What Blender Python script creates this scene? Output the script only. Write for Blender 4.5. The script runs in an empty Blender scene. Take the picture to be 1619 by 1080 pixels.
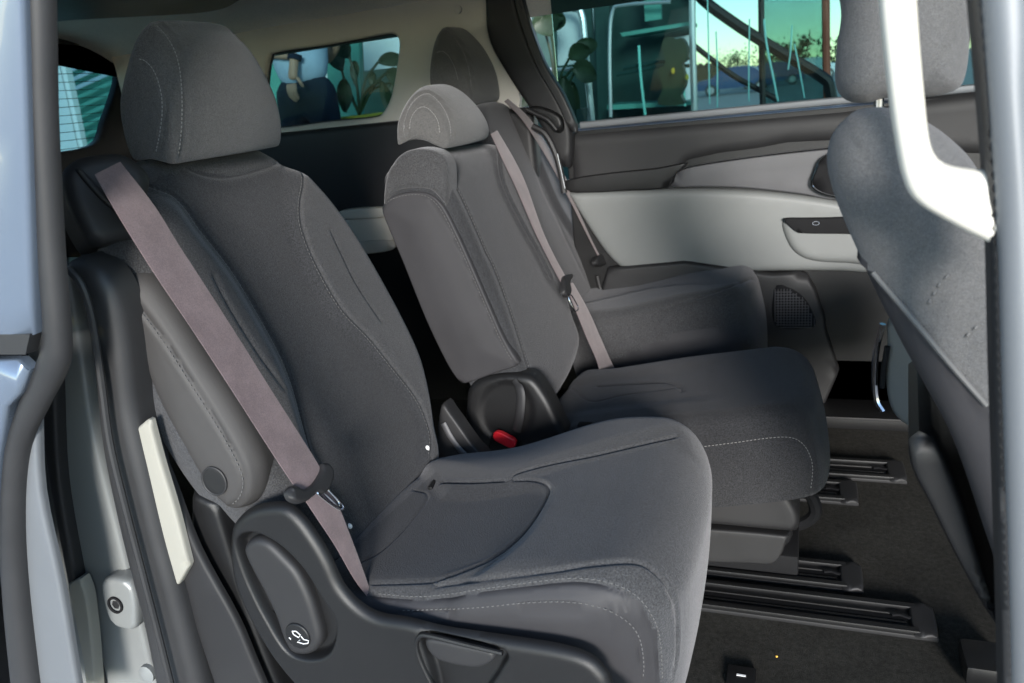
import bpy, bmesh, math, random
import numpy as np
from mathutils import Vector, Matrix
from mathutils.bvhtree import BVHTree
from mathutils.geometry import delaunay_2d_cdt
random.seed(7); rng = np.random.default_rng(7)
R = math.radians
SC = bpy.context.scene
COL = SC.collection
# ---------------------------------------------------------------- camera
FPX, YAW, PIT, ROL = 1216., .38477627, .31349177, .11316307
_cy, _sy, _cp, _sp, _cr, _sr = math.cos(YAW), math.sin(YAW), math.cos(PIT), math.sin(PIT), math.cos(ROL), math.sin(ROL)
FW = np.array([-_sy*_cp, _cy*_cp, -_sp]); _r0 = np.array([_cy, _sy, 0.]); _d0 = np.cross(FW, _r0)
RT = _r0*_cr+_d0*_sr; DN = -_r0*_sr+_d0*_cr
CAM = np.array([0., 0., 1.05])
cam = bpy.data.cameras.new('camera'); cam_o = bpy.data.objects.new('camera', cam); COL.objects.link(cam_o)
m = Matrix.Identity(4)
for i in range(3):
    m[i][0] = RT[i]; m[i][1] = -DN[i]; m[i][2] = -FW[i]; m[i][3] = CAM[i]
cam_o.matrix_world = m
cam.sensor_width = 36; cam.sensor_fit = 'HORIZONTAL'; cam.lens = FPX/1619*36
cam.clip_start = .02; cam.clip_end = 600
cam.dof.use_dof = True; cam.dof.focus_distance = 1.3; cam.dof.aperture_fstop = 6.5
SC.camera = cam_o
# ---------------------------------------------------------------- light
SUN = np.array([.34, -.95, .235]); SUN = SUN/np.linalg.norm(SUN)
el = math.asin(SUN[2])
w = bpy.data.worlds.new('World'); SC.world = w; w.use_nodes = True
nt = w.node_tree; bg = nt.nodes['Background']
sky = nt.nodes.new('ShaderNodeTexSky'); sky.sky_type = 'NISHITA'; sky.sun_disc = False
sky.sun_elevation = el; sky.sun_rotation = math.atan2(SUN[0], SUN[1])
sky.dust_density = 0.; sky.ozone_density = .15; sky.air_density = .75
nt.links.new(sky.outputs[0], bg.inputs[0]); bg.inputs[1].default_value = .105
sl = bpy.data.lights.new('sun', 'SUN'); sl.energy = 1.5; sl.angle = R(13); sl.color = (1, .955, .905)
so = bpy.data.objects.new('sun', sl); COL.objects.link(so)
so.rotation_euler = Vector((-SUN).tolist()).to_track_quat('-Z', 'Y').to_euler()
SC.view_settings.view_transform = 'Standard'; SC.view_settings.look = 'None'
SC.view_settings.exposure = 2.22; SC.view_settings.gamma = 1
SC.render.engine = 'CYCLES'
cy = SC.cycles
cy.use_denoising = True; cy.max_bounces = 9; cy.diffuse_bounces = 5; cy.transparent_max_bounces = 16
cy.sample_clamp_indirect = 6; cy.caustics_reflective = False; cy.caustics_refractive = False

# ---------------------------------------------------------------- geometry helpers
def ray(px, py): return FW+RT*(px-809.5)/FPX+DN*(py-540)/FPX
def at(px, py, ax, v):
    d = ray(px, py); i = 'xyz'.index(ax); return CAM+d*((v-CAM[i])/d[i])
class Fr:
    """a working plane: point P, normal n, axes U, V"""
    def __init__(s, P, n, U=(0, 1, 0)):
        s.P = np.array(P, float); s.n = np.array(n, float); s.n /= np.linalg.norm(s.n)
        U = np.array(U, float); s.U = U-s.n*(U@s.n); s.U /= np.linalg.norm(s.U); s.V = np.cross(s.n, s.U)
    def loc(s, px, py, h=0.):
        P = s.P+s.n*h; d = ray(px, py); t = ((P-CAM)@s.n)/(d@s.n); p = CAM+d*t-s.P
        return (p@s.U, p@s.V)
    def locs(s, pts, h=0.): return [s.loc(x, y, h) for x, y in pts]
    def w(s, u, v, h=0.):
        u = np.asarray(u, float)[..., None]; v = np.asarray(v, float)[..., None]; h = np.asarray(h, float)[..., None]
        return s.P+u*s.U+v*s.V+h*s.n
def catmull(P, n=8, closed=False):
    P = [np.array(p, float) for p in P]; out = []
    N = len(P); rngs = range(N) if closed else range(N-1)
    for i in rngs:
        p1 = P[i]; p2 = P[(i+1) % N]
        p0 = P[i-1] if (closed or i > 0) else p1*2-p2
        p3 = P[(i+2) % N] if (closed or i+2 < N) else p2*2-p1
        for k in range(n):
            t = k/n
            out.append(.5*((2*p1)+(-p0+p2)*t+(2*p0-5*p1+4*p2-p3)*t*t+(-p0+3*p1-3*p2+p3)*t**3))
    if not closed: out.append(P[-1])
    return np.array(out)
def resample(P, step, closed=False):
    P = np.array(P, float)
    if closed: P = np.vstack([P, P[:1]])
    L = np.concatenate([[0], np.cumsum(np.linalg.norm(np.diff(P, axis=0), axis=1))])
    n = max(3, int(round(L[-1]/step)))
    t = np.linspace(0, L[-1], n+1)
    Q = np.stack([np.interp(t, L, P[:, k]) for k in range(P.shape[1])], 1)
    return Q[:-1] if closed else Q
def seg_dist(pts, poly, closed=False):
    """distance of every point to a polyline (any dimension)"""
    A = np.array(poly, float); B = np.roll(A, -1, 0)
    if not closed: A, B = A[:-1], B[:-1]
    best = np.full(len(pts), 1e9)
    for a, b in zip(A, B):
        ab = b-a; l = ab@ab+1e-12
        t = np.clip(((pts-a)@ab)/l, 0, 1)
        d = np.linalg.norm(pts-a-t[:, None]*ab, axis=1)
        best = np.minimum(best, d)
    return best
def inside(pts, poly):
    poly = np.array(poly); x, y = pts[:, 0], pts[:, 1]; c = np.zeros(len(pts), bool)
    j = len(poly)-1
    for i in range(len(poly)):
        xi, yi = poly[i]; xj, yj = poly[j]
        if yi != yj:
            k = ((yi > y) != (yj > y)) & (x < (xj-xi)*(y-yi)/(yj-yi)+xi); c ^= k
        j = i
    return c
def area(P): P = np.array(P); return .5*np.sum(P[:, 0]*np.roll(P[:, 1], -1)-np.roll(P[:, 0], -1)*P[:, 1])
def sstep(x): x = np.clip(x, 0, 1); return x*x*(3-2*x)

class Mesh:
    def __init__(s, V, F, mi=None): s.V = np.array(V, float); s.F = [tuple(f) for f in F]; s.mi = mi; s.bvh = None
    def normals(s):
        N = np.zeros_like(s.V)
        tri = []
        for f in s.F:
            for k in range(1, len(f)-1): tri.append((f[0], f[k], f[k+1]))
        T = np.array(tri); a, b, c = s.V[T[:, 0]], s.V[T[:, 1]], s.V[T[:, 2]]
        n = np.cross(b-a, c-a)
        for k in range(3): np.add.at(N, T[:, k], n)
        return N/(np.linalg.norm(N, axis=1)[:, None]+1e-12)
    def hit(s, px, py):
        if s.bvh is None: s.bvh = BVHTree.FromPolygons(s.V.tolist(), s.F)
        d = ray(px, py); d = d/np.linalg.norm(d)
        r = s.bvh.ray_cast(Vector(CAM.tolist()), Vector(d.tolist()))
        if r[0] is None:  return None
        return np.array(r[0]), np.array(r[1])
    def trace(s, path, step=.004, smooth=True):
        """lay a drawn line onto the surface; returns 3-D points and normals"""
        P = catmull(path, 10) if smooth else np.array(path, float)
        pts = []; nn = []
        for x, y in resample(P, 3.0):
            h = s.hit(x, y)
            if h is None: continue
            n = h[1] if h[1]@(CAM-h[0]) > 0 else -h[1]
            pts.append(h[0]); nn.append(n)
        if len(pts) < 3: return None, None
        pts = np.array(pts); nn = np.array(nn)
        k = np.array([.25, .5, .25])
        for _ in range(3):
            q = pts.copy(); q[1:-1] = .25*pts[:-2]+.5*pts[1:-1]+.25*pts[2:]; pts = q
        return pts, nn
    def groove(s, path, w=.004, depth=.003, lip=0.0, smooth=True):
        p, n = s.trace(path, smooth=smooth)
        if p is None: return None, None
        lo = p.min(0)-w*5; hi = p.max(0)+w*5
        k = np.where(((s.V > lo) & (s.V < hi)).all(1))[0]
        d = seg_dist(s.V[k], p[::2] if len(p) > 8 else p)
        off = -depth*np.exp(-(d/w)**2)+lip*np.exp(-((d-2.4*w)/(1.3*w))**2)
        s.V[k] += s.normals()[k]*off[:, None]; s.bvh = None
        return p, n
    def join(s, o):
        n = len(s.V); s.V = np.vstack([s.V, o.V])
        if s.mi is not None or o.mi is not None:
            s.mi = list(s.mi or [0]*len(s.F))+list(o.mi or [0]*len(o.F))
        s.F += [tuple(i+n for i in f) for f in o.F]; return s

def pad(fr, outline, r=.03, T=.08, grid=.012, h0=0., bulge=0., bl=.1, zones=(), steps=5, tilt=None, back=True, wall=0., extra=None, taper=0., dense=()):
    """cushion-like solid: a rounded height field over an outline in plane fr, with walls and a back"""
    B = np.array(outline, float)[:, :2]
    if area(B) < 0: B = B[::-1]
    B = resample(B, grid*.8, True)
    def inset(d):
        t = np.roll(B, -1, 0)-np.roll(B, 1, 0); t /= np.linalg.norm(t, axis=1)[:, None]+1e-12
        return B+np.stack([-t[:, 1], t[:, 0]], 1)*d
    pts = [B]; r_ = max(r, 1e-5)
    for k in range(1, steps+1):
        d = r_*(1-math.cos(k/steps*math.pi/2))
        if d < grid*.06: continue
        Q = inset(d); ok = inside(Q, B) & (seg_dist(Q, B, True) > d*.985); pts.append(Q[ok])
    lo, hi = B.min(0), B.max(0)
    gx = np.arange(lo[0], hi[0], grid); gy = np.arange(lo[1], hi[1], grid*.87)
    G = np.array([(x+(grid/2 if j % 2 else 0), y) for j, y in enumerate(gy) for x in gx]) if len(gx)*len(gy) else np.zeros((0, 2))
    if len(G):
        ok = inside(G, B); G = G[ok]
    if len(G):
        ok = seg_dist(G, B, True) > r_+grid*.45; G = G[ok]
    for ln in dense:
        ln = resample(np.array(ln)[:, :2], .0042); tg = np.gradient(ln, axis=0); tg /= np.linalg.norm(tg, axis=1)[:, None]+1e-9; nm = np.stack([-tg[:, 1], tg[:, 0]], 1)
        D = np.vstack([ln+nm*o_ for o_ in (-.0075, -.005, -.0027, -.0012, 0, .0012, .0027, .005, .0075)])
        D = D[inside(D, B)]
        if not len(D): continue
        D = D[seg_dist(D, B, True) > grid*.35]
        for q_ in range(1, len(pts)):
            if len(pts[q_]): pts[q_] = pts[q_][seg_dist(pts[q_], ln) > .0095]
        if len(G): G = G[seg_dist(G, ln) > .0095]
        pts.append(D)
    if len(G): pts.append(G)
    A = np.vstack(pts)
    A = np.vstack([A[:len(B)], A[len(B):][np.unique(np.round(A[len(B):]/.0006), axis=0, return_index=True)[1]]])
    v, e, f, *_ = delaunay_2d_cdt([Vector(p) for p in A.tolist()], [], [list(range(len(B)))], 1, 1e-7, False)
    A = np.array([(p[0], p[1]) for p in v]); f = [tuple(t) for t in f]
    kin = inside(np.array([A[list(t)].mean(0) for t in f]), B); f = [t for t, k_ in zip(f, kin) if k_]
    def height(A):
        d = seg_dist(A, B, True); d = np.where(inside(A, B), d, 0)
        x = 1-np.clip(d/r_, 0, 1)
        h = h0-r+r*np.sqrt(np.clip(1-x*x, 0, 1))+bulge*sstep(d/bl)
        for Z in zones:
            poly, dh, bw = Z[:3]
            poly = np.array(poly)[:, :2]; sd = seg_dist(A, poly, True); sd = np.where(inside(A, poly), sd, -sd)
            h += dh*sstep(sd/bw+.5)
        if extra is not None: h = h+extra(A[:, 0], A[:, 1])
        return h
    h = height(A)
    key = {}
    bd = seg_dist(A, B, True) < 1e-5
    cnt = {}
    for t in f:
        for a, b in zip(t, t[1:]+t[:1]): cnt[(a, b)] = 1
    nxt = {a: b for (a, b) in cnt if (b, a) not in cnt}
    V = fr.w(A[:, 0], A[:, 1], h)
    ok = f and np.cross(A[f[0][1]]-A[f[0][0]], A[f[0][2]]-A[f[0][0]]) > 0
    F = [t if ok else t[::-1] for t in f]
    if back and nxt:
        st = next(iter(nxt)); loop = [st]; c = nxt[st]
        while c != st and len(loop) < len(nxt)+2: loop.append(c); c = nxt[c]
        La = A[loop]; hh = h[loop]; n = len(loop)
        cen = La.mean(0)
        nl = int(min(14, max(3, T/(grid*1.6)))); lv = [(k_/nl, wall*math.sin(math.pi*k_/nl)+taper*k_/nl) for k_ in range(nl+1)]
        rings = [loop]
        allV = [V]; base = len(V)
        t = np.roll(La, -1, 0)-np.roll(La, 1, 0); t /= np.linalg.norm(t, axis=1)[:, None]+1e-12
        nn = np.stack([t[:, 1], -t[:, 0]], 1)
        if area(La) < 0: nn = -nn
        for q, o in lv[1:]:
            P = La+nn*o
            allV.append(fr.w(P[:, 0], P[:, 1], hh*(1-q)+(h0-T)*q)); rings.append(list(range(base, base+n))); base += n
        for a, b in zip(rings, rings[1:]):
            for i in range(n):
                j = (i+1) % n
                q = (a[j], a[i], b[i], b[j]); F.append(q if ok else q[::-1])
        bk = rings[-1]; bv, be, bf, *_ = delaunay_2d_cdt([Vector(p) for p in La.tolist()], [], [list(range(n))], 1, 1e-7, False)
        bv = np.array([(p[0], p[1]) for p in bv]); mp = [int(np.argmin(((La-p)**2).sum(1))) for p in bv]
        kin = inside(np.array([bv[list(t_)].mean(0) for t_ in bf]), La)
        for t_, k_ in zip(bf, kin):
            if not k_: continue
            i0, i1, i2 = t_; fl_ = np.cross(bv[i1]-bv[i0], bv[i2]-bv[i0]) > 0
            q = (bk[mp[i0]], bk[mp[i1]], bk[mp[i2]])
            if len(set(q)) == 3: F.append(q[::-1] if fl_ == ok else q)
        V = np.vstack(allV)
    M = Mesh(V, F)
    M.height = height; M.fr = fr
    # face orientation check
    n0 = M.normals()[:len(A)].mean(0)
    if n0@fr.n < 0: M.F = [t[::-1] for t in M.F]
    return M
def pad_px(fr, outline, paths, **k):
    """pad whose mesh is refined where the drawn seams will run"""
    k0 = dict(k); k0['grid'] = max(k['grid']*1.6, .009); k0['steps'] = 6; C0 = pad(fr, outline, **k0); dn = []
    for p_ in paths:
        q, _ = C0.trace(p_)
        if q is None: continue
        n0 = C0.V-fr.P; ok_ = np.abs((q-fr.P)@fr.n) < k.get('T', .08)*.35+abs(k.get('h0', 0))
        q = q[ok_]
        if len(q) > 4: dn.append(np.stack([(q-fr.P)@fr.U, (q-fr.P)@fr.V], 1))
    return pad(fr, outline, dense=dn, **k)
def loft(rings, cap=True, closed=True, capsteps=3, capbulge=0.):
    n = len(rings[0]); V = []; F = []
    rings = [np.array(r, float) for r in rings]
    if cap:
        for end in (0, -1):
            r = rings[end]; c = r.mean(0); o = r-c
            d = (r.mean(0)-rings[1 if end == 0 else -2].mean(0)); L = np.linalg.norm(d); d = d/L if L > 0 else d
            ex = []
            for k in range(1, capsteps+1):
                s_ = 1-k/(capsteps+.0) if k < capsteps else .02
                ex.append(c+o*s_+d*capbulge*(1-s_*s_))
            rings = (ex[::-1]+rings) if end == 0 else rings+ex
    for r in rings: V.append(r)
    for i in range(len(rings)-1):
        for j in range(n if closed else n-1):
            k = (j+1) % n
            F.append((i*n+j, i*n+k, (i+1)*n+k, (i+1)*n+j))
    if cap:
        F.append(tuple(range(n))[::-1]); F.append(tuple(range((len(rings)-1)*n, len(rings)*n)))
    M = Mesh(np.vstack(V), F)
    vol = 0
    T = [(f[0], f[1], f[2]) for f in M.F]+[(f[0], f[2], f[3]) for f in M.F if len(f) > 3]
    T = np.array(T); vol = np.einsum('ij,ij->', M.V[T[:, 0]]-M.V.mean(0), np.cross(M.V[T[:, 1]]-M.V.mean(0), M.V[T[:, 2]]-M.V.mean(0)))
    if vol < 0: M.F = [f[::-1] for f in M.F]
    return M
def tube(path, rad, n=10, cap=True, flat=None):
    P = np.array(path, float); N = len(P); rad = np.broadcast_to(np.array(rad, float), (N,))
    T = np.gradient(P, axis=0); T /= np.linalg.norm(T, axis=1)[:, None]+1e-12
    up = np.array([0, 0, 1.]) if abs(T[0][2]) < .9 else np.array([1., 0, 0])
    if flat is not None: up = np.array(flat[0], float)
    rings = []; a = np.cross(T[0], up); a /= np.linalg.norm(a)
    for i in range(N):
        a = a-T[i]*(a@T[i]); a /= np.linalg.norm(a); b = np.cross(T[i], a)
        fa, fb = (1, 1) if flat is None else flat[1:]
        th = np.linspace(0, 2*math.pi, n, endpoint=False)
        rings.append(P[i]+rad[i]*(np.cos(th)[:, None]*a*fa+np.sin(th)[:, None]*b*fb))
    return loft(rings, cap, capsteps=2)
def ribbon(L, Rr, th=.0014):
    """webbing: left and right edge polylines (3-D), thickness th"""
    L = np.array(L, float); Rr = np.array(Rr, float); rings = []
    N = len(L)
    for i in range(N):
        t = (L[min(i+1, N-1)]-L[max(i-1, 0)]); wv = Rr[i]-L[i]; n = np.cross(t, wv); n /= np.linalg.norm(n)+1e-12
        if n@(CAM-L[i]) < 0: n = -n
        row = [L[i]+wv*s+n*(th*.5*(1 if 0 < s < 1 else .3)) for s in np.linspace(0, 1, 9)]+[L[i]+wv*s-n*(th*.5) for s in np.linspace(1, 0, 9)]
        rings.append(row)
    return loft(rings, True, capsteps=1)
def boxm(c, s, rot=None, bev=0.):
    c = np.array(c, float); s = np.array(s, float)/2
    bm = bmesh.new(); bmesh.ops.create_cube(bm, size=1)
    for v in bm.verts: v.co = Vector((v.co.x*2*s[0], v.co.y*2*s[1], v.co.z*2*s[2]))
    if bev > 0: bmesh.ops.bevel(bm, geom=bm.edges[:], offset=bev, segments=2, affect='EDGES', profile=.6)
    V = np.array([v.co[:] for v in bm.verts]); F = [[v.index for v in f.verts] for f in bm.faces]
    bm.verts.index_update(); F = [[v.index for v in f.verts] for f in bm.faces]; bm.free()
    if rot is not None: V = V@np.array(rot.to_3x3() if hasattr(rot, 'to_3x3') else rot).T
    return Mesh(V+c, F)
def prism(fr, poly, h0, h1):
    P = np.array(poly, float)[:, :2]
    if area(P) < 0: P = P[::-1]
    n = len(P); V = np.vstack([fr.w(P[:, 0], P[:, 1], h0), fr.w(P[:, 0], P[:, 1], h1)])
    F = [tuple(range(n))[::-1], tuple(range(n, 2*n))]+[(i, (i+1) % n, n+(i+1) % n, n+i) for i in range(n)]
    if h1 < h0: F = [f[::-1] for f in F]
    return Mesh(V, F)
def mk(name, M, mat, parent=None, smooth=True, angle=40, kind=None, label=None):
    me = bpy.data.meshes.new(name); me.from_pydata(M.V.tolist(), [], [list(f) for f in M.F])
    mats = mat if isinstance(mat, (list, tuple)) else [mat]
    for x in mats: me.materials.append(x)
    if M.mi is not None: me.polygons.foreach_set('material_index', [int(x) for x in M.mi])
    me.validate(); me.update()
    o = bpy.data.objects.new(name, me); COL.objects.link(o)
    if smooth:
        me.shade_smooth()
        try: me.set_sharp_from_angle(angle=R(angle))
        except Exception: pass
    if parent is not None:
        o.parent = parent
        if parent.parent is None and parent.type == 'EMPTY': o.matrix_parent_inverse = Matrix.Translation(-parent.location)
    if kind: o['kind'] = kind
    if label: o['label'] = label
    return o
def thing(name, label, cat, loc, group=None):
    o = bpy.data.objects.new(name, None); COL.objects.link(o); o.location = loc; o.empty_display_size = .05
    o['label'] = label; o['category'] = cat
    if group: o['group'] = group
    return o
def tag(o, label=None, cat=None, group=None, kind=None):
    if label: o['label'] = label
    if cat: o['category'] = cat
    if group: o['group'] = group
    if kind: o['kind'] = kind
    return o
def stitches(name, p, n, mat, parent, gap=.0075, ln=.0046, wd=.0011, lift=.0008, side=0.):
    """thread lying along a traced line"""
    if p is None: return
    Q = resample(np.hstack([p, n]), gap/ max(1e-9, 1)) if False else None
    L = np.concatenate([[0], np.cumsum(np.linalg.norm(np.diff(p, axis=0), axis=1))])
    t = np.arange(gap, L[-1]-gap, gap); V = []; F = []
    f = lambda tt, a: np.array([np.interp(tt, L, a[:, k]) for k in range(3)])
    for s in t:
        a, b = f(s, p), f(s+ln, p); nn = f(s, n); nn /= np.linalg.norm(nn)+1e-9
        d = b-a; sd = np.cross(d, nn); sd /= np.linalg.norm(sd)+1e-9
        a = a+sd*side; b = b+sd*side
        k = len(V); mid = (a+b)/2+nn*(lift+wd*.6)
        V += [a-sd*wd/2+nn*lift*.2, a+sd*wd/2+nn*lift*.2, b+sd*wd/2+nn*lift*.2, b-sd*wd/2+nn*lift*.2, mid-sd*wd*.4, mid+sd*wd*.4]
        F += [(k, k+1, k+5, k+4), (k+4, k+5, k+2, k+3), (k, k+4, k+3), (k+1, k+2, k+5)]
    if V: return mk(name, Mesh(V, F), mat, parent, kind='stuff')
# ---------------------------------------------------------------- materials
def newmat(name):
    m = bpy.data.materials.new(name); m.use_nodes = True; return m, m.node_tree, m.node_tree.nodes['Principled BSDF']
def noise(nt, scale, detail=2, rough=.5, vec=None, d4=None):
    n = nt.nodes.new('ShaderNodeTexNoise'); n.inputs['Scale'].default_value = scale; n.inputs['Detail'].default_value = detail
    n.inputs['Roughness'].default_value = rough
    if vec: nt.links.new(vec, n.inputs['Vector'])
    return n
def coords(nt, scale=None):
    c = nt.nodes.new('ShaderNodeTexCoord')
    if scale is None: return c.outputs['Object']
    mp = nt.nodes.new('ShaderNodeMapping'); mp.inputs['Scale'].default_value = scale; nt.links.new(c.outputs['Object'], mp.inputs[0]); return mp.outputs[0]
def ramp(nt, src, stops):
    r = nt.nodes.new('ShaderNodeValToRGB'); e = r.color_ramp.elements
    while len(e) < len(stops): e.new(.5)
    for x, (p, c) in zip(e, stops): x.position = p; x.color = (*c, 1) if len(c) == 3 else c
    nt.links.new(src, r.inputs[0]); return r.outputs[0]
def mixc(nt, a, b, fac, mode='MIX'):
    n = nt.nodes.new('ShaderNodeMix'); n.data_type = 'RGBA'; n.blend_type = mode
    for s, v in ((n.inputs[6], a), (n.inputs[7], b), (n.inputs[0], fac)):
        if hasattr(v, 'links') or isinstance(v, bpy.types.NodeSocket): nt.links.new(v, s)
        else: s.default_value = v if not isinstance(v, tuple) else (*v, 1)
    return n.outputs[2]
def bump(nt, bsdf, src, strength, dist=.001):
    b = nt.nodes.new('ShaderNodeBump'); b.inputs['Strength'].default_value = strength; b.inputs['Distance'].default_value = dist
    nt.links.new(src, b.inputs['Height']); nt.links.new(b.outputs[0], bsdf.inputs['Normal']); return b
def c3(c, k=1.): return tuple(x*k for x in c)
def cloth(name, col, var=.5, sheen=.35, knit=440, b=1., big=.12, rough=.95):
    m, nt, p = newmat(name); v = coords(nt)
    n1 = noise(nt, knit, 2, .7, v); n2 = noise(nt, 7, 4, .6, v); n3 = noise(nt, 260, 2, .6, v)
    a = ramp(nt, n1.outputs[0], [(.3, c3(col, 1-var)), (.7, c3(col, 1+var))])
    a2 = ramp(nt, n2.outputs[0], [(.3, (1-big,)*3), (.7, (1+big*.6,)*3)])
    a3 = ramp(nt, n3.outputs[0], [(.35, (.92,)*3), (.65, (1.06,)*3)])
    c = mixc(nt, mixc(nt, a, a2, 1., 'MULTIPLY'), a3, 1., 'MULTIPLY')
    nt.links.new(c, p.inputs['Base Color']); p.inputs['Roughness'].default_value = rough
    p.inputs['Specular IOR Level'].default_value = .2
    p.inputs['Sheen Weight'].default_value = sheen; p.inputs['Sheen Roughness'].default_value = .45
    p.inputs['Sheen Tint'].default_value = (.75, .75, .78, 1)
    bump(nt, p, n1.outputs[0], b, .0012)
    return m
def plastic(name, col, rough=.5, grain=900, b=.25, spec=.5, var=.1, big=.1, metallic=0., coat=0.):
    m, nt, p = newmat(name); v = coords(nt)
    n1 = noise(nt, grain, 3, .6, v); n2 = noise(nt, 6, 5, .65, v)
    a = ramp(nt, n2.outputs[0], [(.3, c3(col, 1-var)), (.7, c3(col, 1+var))])
    nt.links.new(a, p.inputs['Base Color'])
    rr = nt.nodes.new('ShaderNodeMapRange'); nt.links.new(n2.outputs[0], rr.inputs[0]); rr.inputs[3].default_value = rough-big; rr.inputs[4].default_value = rough+big
    nt.links.new(rr.outputs[0], p.inputs['Roughness'])
    p.inputs['Specular IOR Level'].default_value = spec; p.inputs['Metallic'].default_value = metallic
    p.inputs['Coat Weight'].default_value = coat; p.inputs['Coat Roughness'].default_value = .05
    if b > 0: bump(nt, p, n1.outputs[0], b, .0004)
    return m
def tint_glass(name, tint, gl=.09):
    m, nt, p = newmat(name); nt.nodes.remove(p); out = nt.nodes['Material Output']
    t = nt.nodes.new('ShaderNodeBsdfTransparent'); t.inputs[0].default_value = (*tint, 1)
    g = nt.nodes.new('ShaderNodeBsdfGlossy'); g.inputs['Roughness'].default_value = .02
    lw = nt.nodes.new('ShaderNodeFresnel'); lw.inputs[0].default_value = 1.12
    mx = nt.nodes.new('ShaderNodeMixShader'); nt.links.new(lw.outputs[0], mx.inputs[0])
    nt.links.new(t.outputs[0], mx.inputs[1]); nt.links.new(g.outputs[0], mx.inputs[2]); nt.links.new(mx.outputs[0], out.inputs[0]); return m
M_FAB = cloth('charcoal_knit', (.044, .044, .046), var=.48, sheen=.28)
M_FABI = cloth('charcoal_insert', (.030, .0305, .033), var=.5, sheen=.22)  # darker copy of the knit; shading of the inserts put into colour
M_FABL = cloth('charcoal_knit_lit', (.078, .077, .076), var=.42, sheen=.35, knit=640)  # same knit made paler: light falling on the headrests is in the colour
M_FABF = cloth('sunlit_grey_fabric', (.105, .104, .104), var=.25, sheen=.2, knit=800)  # front-seat fabric lightened, sunlight put into its colour
M_VIN = plastic('charcoal_vinyl', (.031, .030, .0325), .62, 1400, .3, .3)
M_THR = plastic('grey_thread', (.10, .098, .096), .8, b=0)
M_THR2 = plastic('pale_thread', (.24, .235, .23), .8, b=0)
M_BLK = plastic('black_plastic', (.008, .008, .0085), .42, 1500, .6, .36, .12, .08)
M_BLK2 = plastic('satin_black_trim', (.0165, .0162, .0172), .55, 1200, .35, .4)
M_STUD = plastic('stud_glint', (.85, .85, .85), .25, b=0, var=.02, big=.03)  # white replaces polished metal, so the flash glint is painted in
M_DARK = plastic('matte_dark', (.008, .008, .009), .8, b=0, spec=.2)
M_CREAMD = plastic('cream_trim_shaded', (.27, .26, .225), .6, 900, .2, .3, .04)  # darker copy of the cream trim: being out of the sun is painted in
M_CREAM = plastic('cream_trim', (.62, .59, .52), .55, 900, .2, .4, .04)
M_HEAD = cloth('headliner', (.78, .74, .66), .06, .1, 700, .3, .05)
M_PILL = plastic('beige_pillar', (.50, .475, .43), .6, 900, .25, .35, .05)
M_GREY = plastic('light_grey_panel', (.155, .161, .158), .5, 1200, .2, .4, .04)
M_GREYD = plastic('mid_grey_insert', (.075, .075, .08), .5, 900, .4, .4)
M_CHR = plastic('chrome', (.6, .6, .62), .18, b=0, metallic=1., var=.02, big=.04)
M_STEEL = plastic('dull_steel', (.35, .35, .36), .35, b=0, metallic=1., var=.1)
M_RUB = plastic('rubber_seal', (.022, .022, .023), .5, 300, .2, .5, .15)
M_PAINT = plastic('silver_paint', (.16, .17, .182), .5, b=0, metallic=.35, var=.03, big=.05)
M_PAINTB = plastic('sky_reflection_paint', (.16, .20, .26), .25, b=0, metallic=.5, var=.02, big=.03, coat=.8)  # blue of the reflected sky put into the base colour
M_RED = plastic('red_plastic', (.75, .02, .03), .3, b=0)
M_WHITE = plastic('white_print', (.8, .8, .8), .6, b=0)
M_GLASS = tint_glass('teal_tinted_glass', (.36, .49, .49))
M_GLASSR = tint_glass('rear_tinted_glass', (.45, .64, .66))
def belt_mat():
    m, nt, p = newmat('mauve_webbing'); v = coords(nt); n2 = noise(nt, 25, 4, .7, v); n1 = noise(nt, 560, 2, .7, v)
    a = ramp(nt, n2.outputs[0], [(.35, (.100, .068, .072)), (.65, (.140, .098, .102))])
    b_ = ramp(nt, n1.outputs[0], [(.3, (.75,)*3), (.7, (1.2,)*3)])
    nt.links.new(mixc(nt, a, b_, 1., 'MULTIPLY'), p.inputs['Base Color']); p.inputs['Roughness'].default_value = .7
    p.inputs['Sheen Weight'].default_value = .3
    bump(nt, p, n1.outputs[0], .5, .0005); return m
M_BELT = belt_mat()
def carpet_mat():
    m, nt, p = newmat('carpet_pile'); v = coords(nt); n1 = noise(nt, 500, 3, .8, v); n2 = noise(nt, 5, 4, .6, v)
    a = ramp(nt, n1.outputs[0], [(.3, (.015, .0146, .013)), (.72, (.070, .067, .060))])
    b_ = ramp(nt, n2.outputs[0], [(.3, (.7,)*3), (.7, (1.15,)*3)]); n3 = noise(nt, 110, 3, .7, v); a = mixc(nt, a, ramp(nt, n3.outputs[0], [(.32, (.72,)*3), (.68, (1.2,)*3)]), 1., 'MULTIPLY')
    nt.links.new(mixc(nt, a, b_, 1., 'MULTIPLY'), p.inputs['Base Color']); p.inputs['Roughness'].default_value = 1
    p.inputs['Specular IOR Level'].default_value = .1
    bump(nt, p, n1.outputs[0], 1., .003); return m
M_CARP = carpet_mat()

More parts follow.
